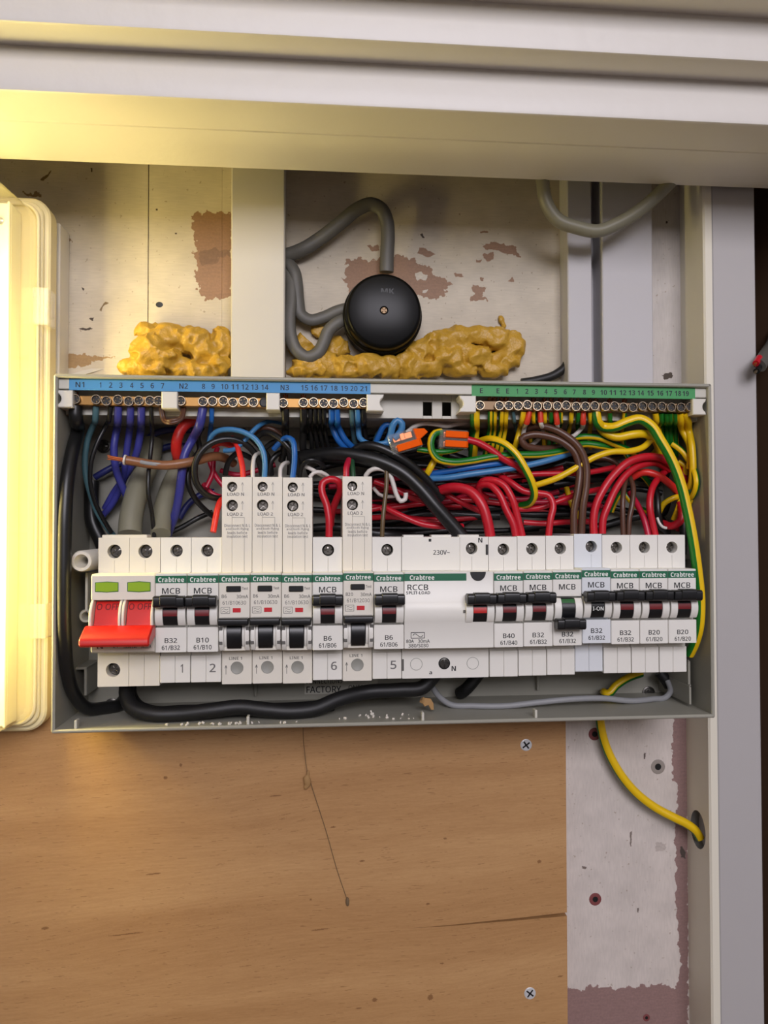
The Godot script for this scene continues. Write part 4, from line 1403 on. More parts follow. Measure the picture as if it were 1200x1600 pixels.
# ------------------------------------------------------------------ things above the unit
# smooth blend of lumps meshed as surface nets; lumps: [centre mm, radii mm]
func lump_mesh(lumps: Array, cell: float, rough: float, seed_: int, zmin: float) -> ArrayMesh:
	var lo := Vector3(1e9, 1e9, 1e9)
	var hi := -lo
	for l in lumps:
		lo = lo.min(l[0] - l[1] * 1.3)
		hi = hi.max(l[0] + l[1] * 1.3)
	lo.z = maxf(lo.z, zmin - cell)
	var nx := int((hi.x - lo.x) / cell) + 3
	var ny := int((hi.y - lo.y) / cell) + 3
	var nz := int((hi.z - lo.z) / cell) + 3
	var f := PackedFloat32Array()
	f.resize(nx * ny * nz)
	f.fill(10.0)
	var n1 := noise(seed_, 0.055, 2)
	var n2 := noise(seed_ + 5, 0.3, 2)
	for l in lumps:
		var c: Vector3 = l[0]
		var r: Vector3 = l[1]
		var rm := (r.x + r.y + r.z) / 3.0
		var a := ((c - r * 1.35 - lo) / cell).floor()
		var b := ((c + r * 1.35 - lo) / cell).ceil()
		for k in range(maxi(0, int(a.z)), mini(nz, int(b.z) + 1)):
			for j in range(maxi(0, int(a.y)), mini(ny, int(b.y) + 1)):
				for i in range(maxi(0, int(a.x)), mini(nx, int(b.x) + 1)):
					var p := lo + Vector3(i, j, k) * cell
					var d := (((p - c) / r).length() - 1.0) * rm
					var at_ := (k * ny + j) * nx + i
					var e := f[at_]
					var h := clampf(0.5 + 0.5 * (e - d) / 0.9, 0.0, 1.0)
					f[at_] = lerpf(e, d, h) - 0.9 * h * (1.0 - h)
	for k in nz:
		for j in ny:
			for i in nx:
				var at_ := (k * ny + j) * nx + i
				if f[at_] < 4.0:
					var p := lo + Vector3(i, j, k) * cell
					var folded := absf(n1.get_noise_3dv(p)) * 2.0
					f[at_] += rough * (folded - 0.3) + rough * 0.16 * n2.get_noise_3dv(p)
					f[at_] = maxf(f[at_], zmin - p.z)
	var vid := {}
	var V := PackedVector3Array()
	var IX := PackedInt32Array()
	for k in nz - 1:
		for j in ny - 1:
			for i in nx - 1:
				var mask := 0
				var g: Array[float] = []
				for q in 8:
					var val := f[((k + (q >> 2)) * ny + j + ((q >> 1) & 1)) * nx + i + (q & 1)]
					g.append(val)
					if val < 0.0: mask |= 1 << q
				if mask == 0 or mask == 255: continue
				var s := Vector3.ZERO
				var cnt := 0
				for e in [[0, 1], [2, 3], [4, 5], [6, 7], [0, 2], [1, 3], [4, 6], [5, 7], [0, 4], [1, 5], [2, 6], [3, 7]]:
					if (g[e[0]] < 0.0) != (g[e[1]] < 0.0):
						var t: float = g[e[0]] / (g[e[0]] - g[e[1]])
						var pa := Vector3(e[0] & 1, (e[0] >> 1) & 1, e[0] >> 2)
						var pb := Vector3(e[1] & 1, (e[1] >> 1) & 1, e[1] >> 2)
						s += pa.lerp(pb, t)
						cnt += 1
				vid[(k * ny + j) * nx + i] = V.size()
				V.append(lo + (Vector3(i, j, k) + s / cnt) * cell)
	for k in range(1, nz - 1):
		for j in range(1, ny - 1):
			for i in range(1, nx - 1):
				var c0 := f[(k * ny + j) * nx + i] < 0.0
				for ax in 3:
					var o: int = [1, nx, nx * ny][ax]
					var base := (k * ny + j) * nx + i
					var c1 := f[base + o] < 0.0
					if c0 == c1: continue
					var u: int = [nx, nx * ny, 1][ax]
					var w: int = [nx * ny, 1, nx][ax]
					var q := [base - u - w, base - w, base, base - u]
					var ok := true
					for z in q:
						if not vid.has(z): ok = false
					if not ok: continue
					var A: int = vid[q[0]]; var B: int = vid[q[1]]; var C: int = vid[q[2]]; var D: int = vid[q[3]]
					if c0: IX.append_array([A, C, B, A, D, C])
					else: IX.append_array([A, B, C, A, C, D])
	var N := PackedVector3Array()
	N.resize(V.size())
	for t in range(0, IX.size(), 3):
		var fn := (V[IX[t + 2]] - V[IX[t]]).cross(V[IX[t + 1]] - V[IX[t]])
		for q in 3: N[IX[t + q]] += fn
	for i in V.size():
		N[i] = N[i].normalized()
		V[i] *= MM
	var arr := []
	arr.resize(Mesh.ARRAY_MAX)
	arr[Mesh.ARRAY_VERTEX] = V
	arr[Mesh.ARRAY_NORMAL] = N
	arr[Mesh.ARRAY_INDEX] = IX
	var me := ArrayMesh.new()
	me.add_surface_from_arrays(Mesh.PRIMITIVE_TRIANGLES, arr)
	return me

func cable(called: String, label: String, category: String, m: Material, pts: Array, rx: float, ry := -1.0, group := "", up := Vector3(0, 0, 1), segs := 12) -> MeshInstance3D:
	var p0: Vector3 = pts[0]
	var c: Array = []
	for p in pts: c.append(p - p0)
	var b := MB.new()
	b.tube(spline(c, 2.0), rx, ry, segs, Color.WHITE, Color.WHITE, 0, 0, 0, up)
	var o := part(self, called, b.done(), m, p0)
	tag(o, label, category, group)
	return o

func path(a: Array) -> Array:   # triples of measured pixel x, y and depth z
	var out: Array = []
	for i in range(0, a.size(), 3):
		out.append(at(a[i], a[i + 1], a[i + 2]))
	return out

func upper_fittings() -> void:
	# round junction box on the back board
	var jc := at(600, 485, -56)
	var jb := thing("junction_box", "round black junction box screwed to the flaking board", "junction box", Vector3(jc.x, jc.y, -85))
	var b := MB.new()
	b.lathe(poly([27.0, 0.0, 27.4, 11.0, 26.6, 12.0, 27.0, 12.6]), Transform3D.IDENTITY, 48)
	part(jb, "base", b.done(), mats["soft black"])
	b = MB.new()
	b.lathe(poly([27.6, 12.4, 28.0, 13.2, 28.0, 17.0, 27.2, 18.0, 26.4, 18.4, 26.2, 26.0, 25.4, 28.0, 23.6, 28.8, 3.0, 29.2, 2.4, 28.2, 0.0, 28.2]), Transform3D.IDENTITY, 56)
	var lid := part(jb, "lid", b.done(), mats["jet plastic"])
	var s := part(lid, "screw", screw_mesh(2.3, 1.0), mats["dull brass"], Vector3(0, 0, 28.3))
	s.rotation.z = 0.8
	text(lid, "MK", 2.5, 13.5, 28.95, 3.6, 9.0, mats["jet plastic"], true, "embossed_mark")
	# flat grey twin cables looping out of it
	var gp := "flat grey cables at the junction box"
	cable("flat_cable", "flat grey cable arching up from the top of the junction box", "cable", mats["sheath grey"],
		path([604, 425, -76, 605, 395, -76, 606, 368, -75, 604, 344, -74, 596, 327, -73, 580, 319, -73, 562, 325, -73, 530, 350, -74, 500, 373, -75, 474, 389, -76, 450, 398, -79, 436, 400, -80]), 3.0, 5.0, gp)
	cable("flat_cable", "upper flat grey cable running from the junction box behind the batten", "cable", mats["sheath grey"],
		path([548, 481, -77, 528, 486, -77, 505, 496, -77, 484, 500, -76, 471, 492, -75, 466, 470, -75, 464, 445, -76, 460, 424, -77, 450, 410, -79, 436, 404, -81]), 2.6, 4.4, gp)
	cable("flat_cable", "lower flat grey cable dipping in a loop beside the foam", "cable", mats["sheath grey"],
		path([548, 497, -73, 530, 503, -71, 514, 516, -70, 506, 535, -69, 496, 552, -68, 480, 558, -68, 464, 548, -68, 455, 528, -69, 452, 500, -71, 455, 465, -74, 453, 435, -77, 436, 415, -82]), 2.6, 4.4, gp)
	# yellow foam squeezed out behind the unit
	var f1: Array = []
	for l in [[262, 530, -70, 15, 10, 9], [234, 552, -64, 13, 13, 10], [300, 532, -72, 14, 10, 9], [322, 552, -72, 12, 11, 8], [345, 540, -74, 9, 13, 7], [342, 572, -70, 9, 8, 8], [205, 574, -70, 9, 6, 8], [235, 578, -66, 14, 7, 9], [285, 575, -70, 14, 8, 8], [318, 580, -68, 12, 7, 8], [232, 520, -74, 9, 8, 7], [260, 560, -66, 11, 9, 9], [270, 515, -75, 11, 6, 6]]:
		f1.append([at(l[0], l[1], l[2]), Vector3(l[3], l[4], l[5])])
	tag(part(self, "spray_foam", lump_mesh(f1, 1.0, 3.0, 21, -84.9), mats["spray foam"]), "lumpy yellow foam between the white batten and the lamp", "foam", "yellow foam squeezed out above the unit")
	var f2: Array = []
	for l in [[470, 540, -80, 9, 9, 5], [480, 575, -74, 13, 9, 8], [510, 572, -74, 13, 10, 8], [540, 575, -72, 13, 9, 9], [520, 545, -80, 12, 10, 5], [575, 572, -70, 13, 9, 9], [605, 575, -72, 13, 9, 8], [640, 572, -74, 13, 10, 8], [660, 552, -76, 13, 10, 8], [690, 538, -76, 14, 10, 8], [715, 528, -77, 14, 9, 8], [745, 526, -77, 14, 8, 7], [775, 530, -77, 13, 9, 7], [800, 540, -78, 10, 11, 6], [790, 562, -78, 11, 9, 6], [700, 560, -74, 16, 9, 8], [740, 556, -75, 15, 9, 8], [670, 575, -75, 14, 7, 8], [720, 577, -76, 16, 6, 7], [770, 578, -77, 14, 6, 6], [470, 582, -72, 10, 5, 8], [500, 515, -82, 6, 6, 3], [784, 500, -83, 2.6, 3.6, 2.4], [786, 508, -83, 2, 4, 2]]:
		f2.append([at(l[0], l[1], l[2]), Vector3(l[3], l[4], l[5])])
	tag(part(self, "spray_foam", lump_mesh(f2, 1.05, 3.0, 22, -84.9), mats["spray foam"]), "long ridge of yellow foam under the black junction box", "foam", "yellow foam squeezed out above the unit")
	# thick pale cable hanging in a bow out of the frame head
	cable("hanging_cable", "thick pale grey cable hanging in a bow from the frame head", "cable", mats["sheath pale"],
		path([846, 250, -40, 848, 285, -41, 854, 318, -42, 872, 344, -43, 900, 355, -43, 932, 361, -43, 966, 349, -42, 1000, 328, -41, 1030, 302, -40, 1060, 270, -38]), 4.6)
	# dark rubber sheet edge behind the unit at the groove
	cable("black_cable", "dark cable slipping down behind the unit beside the frame", "cable", mats["soft black"], path([888, 560, -80, 884, 572, -79, 868, 585, -79, 840, 594, -79, 815, 598, -79]), 3.2)
	# cut grey cable end poking out of the dark gap
	var ce := thing("cut_cable", "cut end of a grey twin cable sticking out of the dark gap", "cable", at(1186, 572, -30))
	var e0 := at(1186, 572, -30)
	var tb := MB.new()
	tb.tube(spline([at(1187, 571, -30) - e0, at(1196, 556, -40) - e0, at(1206, 540, -60) - e0, at(1214, 500, -100) - e0]), 3.6, 5.0, 14)
	part(ce, "sheath", tb.done(), mats["sheath grey"])
	for k in [["red insulation", 1181, 568], ["black insulation", 1182, 580]]:
		var cb := MB.new()
		var q := at(k[1], k[2], -28) - e0
		cb.tube(spline([q, q + Vector3(5, 5, -4)]), 2.2, -1, 12)
		var core := part(ce, "core", cb.done(), mats[k[0]])
		var cu := MB.new()
		cu.tube(spline([q + Vector3(-1.4, -1.0, 0.8), q + Vector3(2, 2, -1)]), 1.0, -1, 8)
		part(core, "copper_end", cu.done(), mats["copper"] if k[0] == "red insulation" else mats["nickel"])
	cable("wall_cable", "grey cable clipped down inside the dark gap", "cable", mats["sheath grey"], path([1203, 300, -120, 1202, 380, -118, 1203, 470, -110, 1204, 560, -100, 1204, 700, -100]), 4.0, 6.0)

# ------------------------------------------------------------------ wiring
var YEL := Color(0.90, 0.74, 0.08).srgb_to_linear()
var GRN := Color(0.08, 0.42, 0.13).srgb_to_linear()

# pts: triples of measured pixel x, y and depth z. ends: "m" marks an end that stops on top of a breaker body (57.2) and "r" on a tall one (93.4)
func wire(colour: String, label: String, r: float, pts: Array, group := "", opt := {}) -> MeshInstance3D:
	var c := path(pts)
	for e in [["top0", 0], ["top1", c.size() - 1]]:
		if opt.has(e[0]):
			var p: Vector3 = c[e[1]]
			c[e[1]] = Vector3(p.x, opt[e[0]], p.z)
	if opt.has("bar"):   # starts under a terminal bar
		c[0] = Vector3(at(pts[0], 645, -7.5).x, bar_y - 3.1, -7.5)
		c[0].z = maxf(-7.5, -11.6 + r)
		if pts[4] < 662:
			c[1] = at(pts[3], pts[4], c[0].z)
		else:
			c.insert(1, at(lerpf(pts[0], pts[3], 0.35), 654, maxf(-9.0, -11.6 + r)))
	if not opt.has("outside"):
		for i in c.size():
			c[i] = Vector3(clampf(c[i].x, BX0 + 2.3 + r, BX1 - 2.3 - r), maxf(c[i].y, BY0 + 2.3 + r), maxf(c[i].z, ZB + r))
	var p0: Vector3 = c[0]
	for i in c.size(): c[i] -= p0
	var b := MB.new()
	var sp := spline(c, 2.2)
	var m: Material
	var called := colour.replace(" ", "_") + "_wire"
	if colour == "earth":
		b.coloured = true
		b.tube(sp, r, -1, 16, YEL, GRN, opt.get("share", 0.5), opt.get("s0", 1.0), opt.get("twist", 0.006), opt.get("up", Vector3(0, 0, 1)), 0.4)
		m = mats["green yellow insulation"]
		called = "earth_wire"
	else:
		b.tube(sp, r, -1, 10)
		m = mats[colour + " insulation"]
	var o := part(self, called, b.done(), m, p0)
	tag(o, label, "wire", group)
	if opt.has("copper"):   # bared strands between the bar and the insulation
		var cb := MB.new()
		for k in 5:
			var a := TAU * k / 5.0
			var off := Vector3(cos(a), 0, sin(a)) * r * 0.5
			cb.tube(PackedVector3Array([off + Vector3(0, opt["copper"], 0), off * 1.2 + Vector3(0, opt["copper"] * 0.5, 0), off + Vector3(0, -0.6, 0)]), r * 0.3, -1, 6)
		for k in 3:
			var sx := -0.9 + k * 0.9
			cb.tube(PackedVector3Array([Vector3(sx, 5.6, -1), Vector3(sx * 1.2, 7.6 + 0.6 * (k % 2), -0.5), Vector3(sx * 1.4, 8.4 + 0.9 * (k % 2), 0.6)]), 0.38, -1, 6)
		part(o, "copper_end", cb.done(), mats["copper"], Vector3.ZERO, "bared copper strands")
	if opt.has("sleeve"):
		var sb := MB.new()
		var L := PackedVector3Array()
		for i in mini(sp.size(), opt["sleeve"]): L.append(sp[i])
		sb.tube(L, r + 0.45, -1, 10)
		part(o, "sleeve", sb.done(), mats["red sleeve"], Vector3.ZERO, "red sleeve at the wire's end")
	return o

var bar_y := 140.0
const MT := 57.2
const RT := 93.35

func in_tray(c: Array, r: float) -> Array:   # keep a cable above the foot of the tray and off its back
	for i in c.size():
		c[i] = Vector3(c[i].x, maxf(c[i].y, BY0 + 2.3 + r), maxf(c[i].z, ZB + r))
	return c

func wires() -> void:
	bar_y = at(600, 630.5, -2).y
	var m := {"top1": MT}
	var rt := {"top1": RT}
	# --- neutral bar N1
	wire("black", "thick black cable from bar N1 down the side of the tray", 4.0, [118, 652, -25, 120, 668, -22, 112, 705, -12, 104, 745, -4, 98, 800, 0, 97, 860, 1, 97, 930, 1, 98, 1000, -1, 103, 1050, -6, 116, 1085, -14, 138, 1107, -24, 165, 1113, -32, 186, 1106, -38, 194, 1092, -44], "", {"bar": 1, "copper": 3.5})
	wire("teal", "grey teal wire under neutral terminal 1", 1.9, [150, 645, -25, 147, 662, -25, 138, 684, -27, 133, 712, -28, 134, 742, -29, 141, 770, -31, 152, 800, -34, 166, 822, -38, 178, 838, -42], "", {"bar": 1})
	wire("black", "thin black wire bowing beside the grey teal wire", 1.4, [173, 645, -25, 166, 664, -23, 153, 690, -22, 143, 720, -22, 141, 750, -24, 146, 777, -27, 158, 805, -32, 174, 832, -38], "", {"bar": 1})
	wire("violet blue", "violet blue wire beside the bowing thin black wire under bar N1", 2.3, [185, 645, -25, 183, 668, -26, 178, 700, -27, 181, 732, -29, 190, 758, -33, 199, 778, -38, 204, 800, -46, 206, 815, -50], "", {"bar": 1})
	wire("violet blue", "violet blue wire in the middle of three under bar N1", 2.2, [204, 645, -25, 203, 668, -28, 199, 698, -31, 196, 722, -34, 194, 745, -40, 186, 768, -46, 170, 795, -50, 160, 806, -52], "", {"bar": 1})
	wire("violet blue", "violet blue wire beside the straight thin black wire under bar N1", 2.3, [221, 645, -25, 220, 672, -26, 214, 706, -30, 206, 726, -36, 192, 750, -42, 178, 770, -48, 164, 795, -52], "", {"bar": 1})
	wire("black", "straight thin black wire crossing in front of the bared brown wire", 1.3, [236, 645, -25, 238, 680, -22, 235, 712, -21, 232, 742, -14, 232, 772, -13, 237, 800, -16, 241, 838, -22], "", {"bar": 1})
	for k in 2:
		wire("brown", "dark brown link looping between bars N1 and N2", 1.1, [251 + k * 3, 645, -6, 254 + k * 3, 655, -3, 268, 661 - k * 4, -1, 283 - k * 2, 656 - k * 2, -3, 288 - k * 3, 645, -7.5], "brown links between the neutral bars", {"bar": 1, "top1": bar_y - 3.2})
	# --- neutral bar N2
	wire("bright red", "fat red wire looped behind the violet blue wire", 3.4, [312, 655, -30, 299, 658, -28, 284, 670, -25, 276, 690, -24, 276, 708, -28, 284, 722, -38, 300, 728, -48])
	wire("violet blue", "long violet blue wire under neutral terminal 8", 2.7, [317, 645, -25, 313, 660, -22, 301, 686, -20, 289, 710, -19, 284, 740, -19, 280, 772, -22, 274, 802, -28, 266, 825, -36, 261, 838, -42], "", {"bar": 1})
	wire("blue", "blue wire under neutral terminal 9", 1.5, [331, 645, -25, 330, 662, -28, 328, 678, -34, 326, 690, -42], "", {"bar": 1})
	wire("light brown", "brown wire with a bared copper end lying across the grey cables", 2.9, [197, 719, -12, 215, 722, -13, 240, 726, -13, 262, 727, -13, 286, 724, -14, 310, 719, -18, 335, 713, -26, 352, 716, -34, 365, 724, -42])
	var bc := MB.new()
	var q0 := at(197, 719, -12)
	for k in 7:
		var a := TAU * k / 7.0
		var off := Vector3(0, cos(a), sin(a))
		bc.tube(spline([q0 + off * 1.0, at(182, 717, -12) + off * 0.9, at(168 + 2 * (k % 3), 713 + (k % 4), -12) + off * (0.6 + 0.2 * (k % 3))]), 0.42, -1, 6)
	var host := get_node("light_brown_wire")
	part(host, "copper_end", bc.done(), mats["copper"], -q0, "bared copper strands")
	var ring := MB.new()
	ring.tube(spline([q0, at(194, 718.5, -12)]), 3.25, -1, 14)
	part(host, "inner_sleeve", ring.done(), mats["white insulation"], -q0, "cream inner sleeve")
	var sc := MB.new()
	sc.tube(spline([at(219, 721.5, -10.6), at(228, 723.5, -10.5), at(240, 725, -10.5), at(251, 726, -10.7)]), 0.5, 1.2, 8)
	part(host, "worn_patch", sc.done(), mats["sheath bottom grey"], -q0, "pale worn patch on the brown insulation")
	# two thick grey cables rising out of the main switch
	for g in [["thick grey cable into the main switch beside the cover screw post", 7.2, [238, 690, -54, 232, 722, -47, 221, 750, -40, 211, 780, -32, 205, 808, -26, 203, 838, -21]], ["thick grey cable into the main switch beside the first B32 breaker", 6.2, [290, 705, -54, 278, 735, -48, 266, 762, -42, 257, 790, -34, 252, 815, -28, 251, 838, -22]]]:
		var c := path(g[2])
		c[c.size() - 1].y = 58.9
		cable("grey_cable", g[0], "cable", mats["sheath pale"], c, g[1], -1.0, "grey cables entering the main switch", Vector3(0, 0, 1), 18)
	wire("black", "flat black cable behind the grey teal wire", 4.6, [126, 752, -50, 132, 785, -48, 145, 815, -46, 158, 845, -46, 168, 870, -47])
	for w in [[[148, 746, -50, 165, 736, -50, 182, 727, -51, 205, 715, -54]], [[225, 690, -50, 245, 676, -50, 270, 671, -51, 300, 672, -54]], [[228, 735, -56, 245, 705, -56, 268, 697, -56, 300, 698, -57]], [[280, 810, -52, 296, 786, -53, 312, 774, -54, 335, 768, -56]]]:
		wire("navy", "dark navy wire passing behind the violet blue wires", 2.2, w[0], "navy wires at the back of the tray")
	# --- black and coloured tangle between terminal 8 and the tall breakers
	wire("black", "black wire coiled in a ring above the breaker marked B10", 2.0, [410, 742, -26, 402, 715, -22, 385, 695, -18, 360, 686, -15, 335, 690, -13, 314, 706, -12, 304, 730, -12, 308, 757, -14, 324, 774, -17, 345, 779, -22, 368, 772, -30])
	wire("black", "black wire hanging down beside the ring of black wire", 1.8, [316, 668, -32, 309, 682, -30, 312, 700, -32, 296, 728, -26, 294, 755, -25, 304, 778, -28, 322, 798, -34, 332, 806, -40])
	wire("black", "thin black wire slanting across the tray's back panel", 1.7, [262, 834, -44, 285, 823, -46, 310, 809, -47, 332, 800, -50])
	wire("light blue", "light blue wire arching over into the middle tall B6 breaker", 1.7, [327, 698, -20, 329, 684, -17, 340, 674, -14, 358, 671, -12, 380, 675, -11, 400, 687, -10, 411, 705, -9, 414, 728, -8, 413, 744, -8], "", rt)
	wire("light blue", "light blue wire crossing up over the red wire", 1.5, [350, 704, -20, 364, 703, -18, 378, 693, -17, 392, 677, -18, 408, 663, -22, 424, 658, -28, 440, 661, -34])
	wire("blue", "blue wire arching into the tall B6 breaker beside pencilled 6", 1.8, [428, 702, -22, 438, 691, -18, 448, 684, -13, 457, 688, -10, 460, 702, -8, 460, 722, -8, 457, 744, -8], "", rt)
	wire("bright red", "bright red wire into the first tall B6 breaker", 1.7, [362, 684, -22, 369, 694, -18, 375, 712, -14, 379, 730, -10, 380, 744, -8], "", rt)
	wire("bright red", "bright red wire bent over inside the black ring", 1.9, [331, 697, -24, 345, 692, -22, 360, 696, -24, 371, 704, -30])
	wire("white", "white wire into the first tall B6 breaker", 1.3, [395, 744, -8, 395, 728, -10, 397, 715, -14, 404, 708, -24], "", {"top0": RT})
	wire("white", "white wire into the middle tall B6 breaker", 1.3, [438, 744, -8, 438, 733, -10, 442, 726, -14, 450, 723, -24], "", {"top0": RT})
	wire("brown", "brown wire bent over beside bar N3", 2.0, [398, 682, -30, 406, 672, -27, 420, 669, -25, 434, 676, -26, 448, 692, -30])
	wire("black", "black wire arching beside the brown wire near bar N3", 2.0, [395, 690, -26, 412, 676, -22, 432, 682, -18, 450, 698, -16, 463, 716, -18, 466, 740, -24])
	for w in [[[322, 762, -40, 332, 740, -42, 334, 718, -44, 340, 700, -48]], [[328, 722, -44, 336, 742, -43, 350, 760, -42, 366, 772, -44]], [[345, 735, -46, 372, 742, -44, 398, 736, -46, 430, 726, -48]], [[318, 756, -48, 330, 770, -46, 352, 778, -48, 380, 776, -50]]]:
		wire("crimson", "dark red wire deep behind the black ring", 1.7, w[0], "dark red wires behind the black ring")
	for w in [[[415, 700, -30, 430, 690, -28, 447, 700, -30, 452, 742, -34]], [[420, 742, -30, 424, 720, -28, 436, 708, -30, 450, 705, -36]], [[352, 742, -34, 358, 720, -30, 372, 708, -28, 392, 716, -32]], [[380, 672, -34, 398, 690, -30, 418, 712, -32, 424, 742, -38]]]:
		wire("black", "black wire tangled behind the tall B6 breakers' leads", 1.8, w[0], "black wires behind the tall breakers")
	wire("bright red", "short red wire into the breaker marked B10", 1.9, [356, 776, -22, 346, 781, -18, 340, 795, -14, 336, 815, -11, 333, 832, -9], "", {"top1": MT + 3.0})
	# --- neutral bar N3
	wire("black", "black wire at the first screw of bar N3", 2.4, [446, 652, -25, 446, 672, -25, 445, 695, -28, 440, 720, -36], "", {"bar": 1, "copper": 2.5})
	wire("black", "black wire with bared copper between bar N3's bracket and the thin blacks", 2.4, [474, 652, -25, 474, 675, -26, 473, 695, -30, 476, 715, -38], "", {"bar": 1, "copper": 3.5})
	for k in 4:
		wire("black", "thin black wire under neutral terminals 16 and 17", 1.4, [485 + k * 7, 648, -25, 484 + k * 8, 670, -27, 487 + k * 8, 690, -31, 486 + k * 11, 712, -38], "thin black wires under bar N3", {"bar": 1})
	wire("blue", "blue wire of a pair under bar N3, beside the black wires", 1.9, [518, 648, -25, 518, 664, -23, 527, 686, -24, 541, 702, -28, 556, 709, -36], "", {"bar": 1})
	wire("blue", "blue wire of a pair under bar N3, beside the teal wire", 2.0, [526, 648, -25, 529, 668, -24, 540, 688, -26, 553, 700, -30, 566, 706, -38], "", {"bar": 1})
	wire("teal", "teal wire under neutral terminal 20", 1.5, [549, 648, -25, 551, 670, -26, 554, 690, -31, 560, 704, -38], "", {"bar": 1})
	wire("light blue", "light blue wire from terminal 20 to the lever connector", 1.8, [558, 648, -25, 560, 668, -22, 562, 684, -20, 572, 692, -18, 590, 694, -16, 608, 691, -15], "", {"bar": 1})
	wire("black", "black wire at the end bracket of bar N3", 1.8, [568, 648, -25, 569, 668, -28, 572, 688, -34], "", {"bar": 1})
	wire("light blue", "light blue wire looped over the orange lever connector", 2.2, [604, 694, -16, 611, 678, -14, 614, 664, -13, 621, 657, -13, 628, 662, -13, 626, 674, -14, 616, 685, -15], "blue loops at the lever connector")
	wire("blue", "blue wire in a smaller loop behind the light blue loop", 1.9, [588, 690, -24, 594, 676, -22, 602, 664, -21, 609, 664, -21, 610, 676, -22, 604, 690, -22], "blue loops at the lever connector")
	wire("teal", "teal wire bending behind the blue loops", 1.7, [584, 700, -32, 588, 684, -30, 594, 674, -30, 600, 676, -32])
	# --- thick black cable into the wide switch, and the wires round it
	wire("black", "thick black cable sweeping into the wide residual current switch", 4.6, [466, 716, -34, 492, 712, -28, 525, 709, -22, 560, 713, -18, 596, 722, -15, 628, 738, -13, 655, 762, -12, 682, 793, -11, 706, 820, -11, 722, 838, -11], "", m)
	wire("black", "black wire lying along the thick black cable", 3.0, [552, 706, -22, 566, 697, -18, 588, 698, -15, 612, 708, -14, 640, 726, -16, 668, 752, -20, 690, 780, -26])
	wire("black", "black wire curling over the end of the thick black cable", 1.6, [468, 745, -24, 472, 727, -20, 482, 719, -17, 494, 720, -18, 506, 730, -24])
	wire("red", "red wire doubled into a loop above the breaker pencilled 6", 2.3, [514, 838, -9, 514, 812, -9, 510, 788, -10, 503, 768, -11, 504, 755, -12, 515, 749, -13, 528, 752, -14, 532, 764, -16, 526, 780, -20, 519, 800, -26, 517, 820, -32], "", {"top0": MT})
	wire("crimson", "crimson wire into the tall B20 breaker", 2.0, [541, 744, -8, 541, 733, -9, 544, 722, -14, 548, 712, -24], "", {"top0": RT})
	wire("dark green", "dark green wire into the tall B20 breaker", 1.6, [552, 744, -8, 551, 732, -10, 550, 720, -16], "", {"top0": RT})
	wire("white", "white wire wavering behind the doubled red wire", 1.3, [478, 729, -24, 490, 735, -22, 504, 743, -22, 520, 747, -22, 536, 746, -24])
	wire("white", "white wire arching beside the third tall B6 breaker", 1.3, [484, 746, -14, 490, 739, -14, 502, 738, -15, 512, 744, -18])
	wire("white", "white wire arching out and hooked at its end", 1.5, [571, 744, -18, 577, 736, -16, 588, 732, -15, 600, 734, -15, 609, 742, -15, 615, 758, -15, 620, 774, -15, 626, 783, -15, 633, 780, -15, 634, 770, -15])
	wire("olive", "olive brown wire down into the breaker pencilled 5", 1.4, [604, 732, -14, 604, 755, -13, 601, 785, -11, 598, 815, -9, 597, 838, -9], "", m)
	wire("white", "white wire half hidden deep behind the hooked white wire", 1.2, [584, 762, -36, 592, 772, -34, 604, 776, -34, 618, 775, -36])
	wire("white", "white wire running along under the grey ledge", 1.5, [636, 676, -24, 646, 667, -23, 660, 662, -23, 680, 663, -24, 698, 666, -25, 716, 662, -26, 734, 660, -28])
	# --- red leads into the breakers beyond the wide switch
	wire("red", "fat red lead into the breaker marked B40", 3.3, [676, 772, -30, 692, 765, -23, 712, 762, -17, 735, 768, -13, 752, 787, -10, 761, 812, -9, 766, 838, -9], "", m)
	wire("red", "red lead looping back beside the fat red lead", 2.4, [760, 778, -30, 748, 770, -24, 750, 759, -19, 764, 757, -15, 778, 769, -12, 791, 796, -10, 803, 822, -9, 806, 838, -9], "", m)
	wire("red", "red lead arching high into the B32 breaker beside B40", 2.3, [748, 762, -24, 754, 752, -18, 768, 750, -14, 786, 757, -11, 799, 776, -9, 808, 806, -9, 816, 838, -9], "", m)
	wire("red", "red lead bent square into the switched off breaker", 2.2, [782, 744, -22, 798, 754, -17, 818, 767, -14, 842, 771, -12, 858, 775, -11, 864, 788, -10, 860, 812, -9, 857, 838, -9], "", m)
	wire("red", "pair of red leads arching into the newer breaker, upper one", 2.6, [1052, 728, -20, 1034, 716, -15, 1008, 714, -12, 982, 722, -10, 960, 741, -9, 942, 766, -8, 931, 790, -8, 927, 815, -8, 928, 836, -8], "", {"top1": MT + 1.6})
	wire("red", "pair of red leads arching into the newer breaker, lower one", 2.4, [1046, 734, -24, 1028, 724, -20, 1000, 727, -15, 978, 742, -12, 962, 764, -10, 950, 790, -8, 942, 812, -8, 941, 836, -8], "", {"top1": MT + 1.6})
	wire("red", "red wire curving down behind the thick earth cable", 3.0, [1050, 726, -28, 1066, 742, -26, 1080, 765, -24, 1087, 790, -24, 1082, 812, -26, 1070, 826, -32])
	wire("bright red", "red wire arching beneath the pair of red leads", 2.4, [988, 746, -24, 1005, 738, -20, 1026, 742, -18, 1044, 754, -18, 1060, 770, -22])
	wire("red", "red lead curving down into the second last breaker", 2.2, [1040, 736, -26, 1028, 748, -18, 1018, 766, -12, 1015, 790, -9, 1019, 815, -9, 1024, 838, -9], "", m)
	wire("crimson", "crimson lead slanting down into the second last breaker", 2.0, [984, 770, -26, 996, 789, -18, 1006, 810, -12, 1013, 838, -9], "", m)
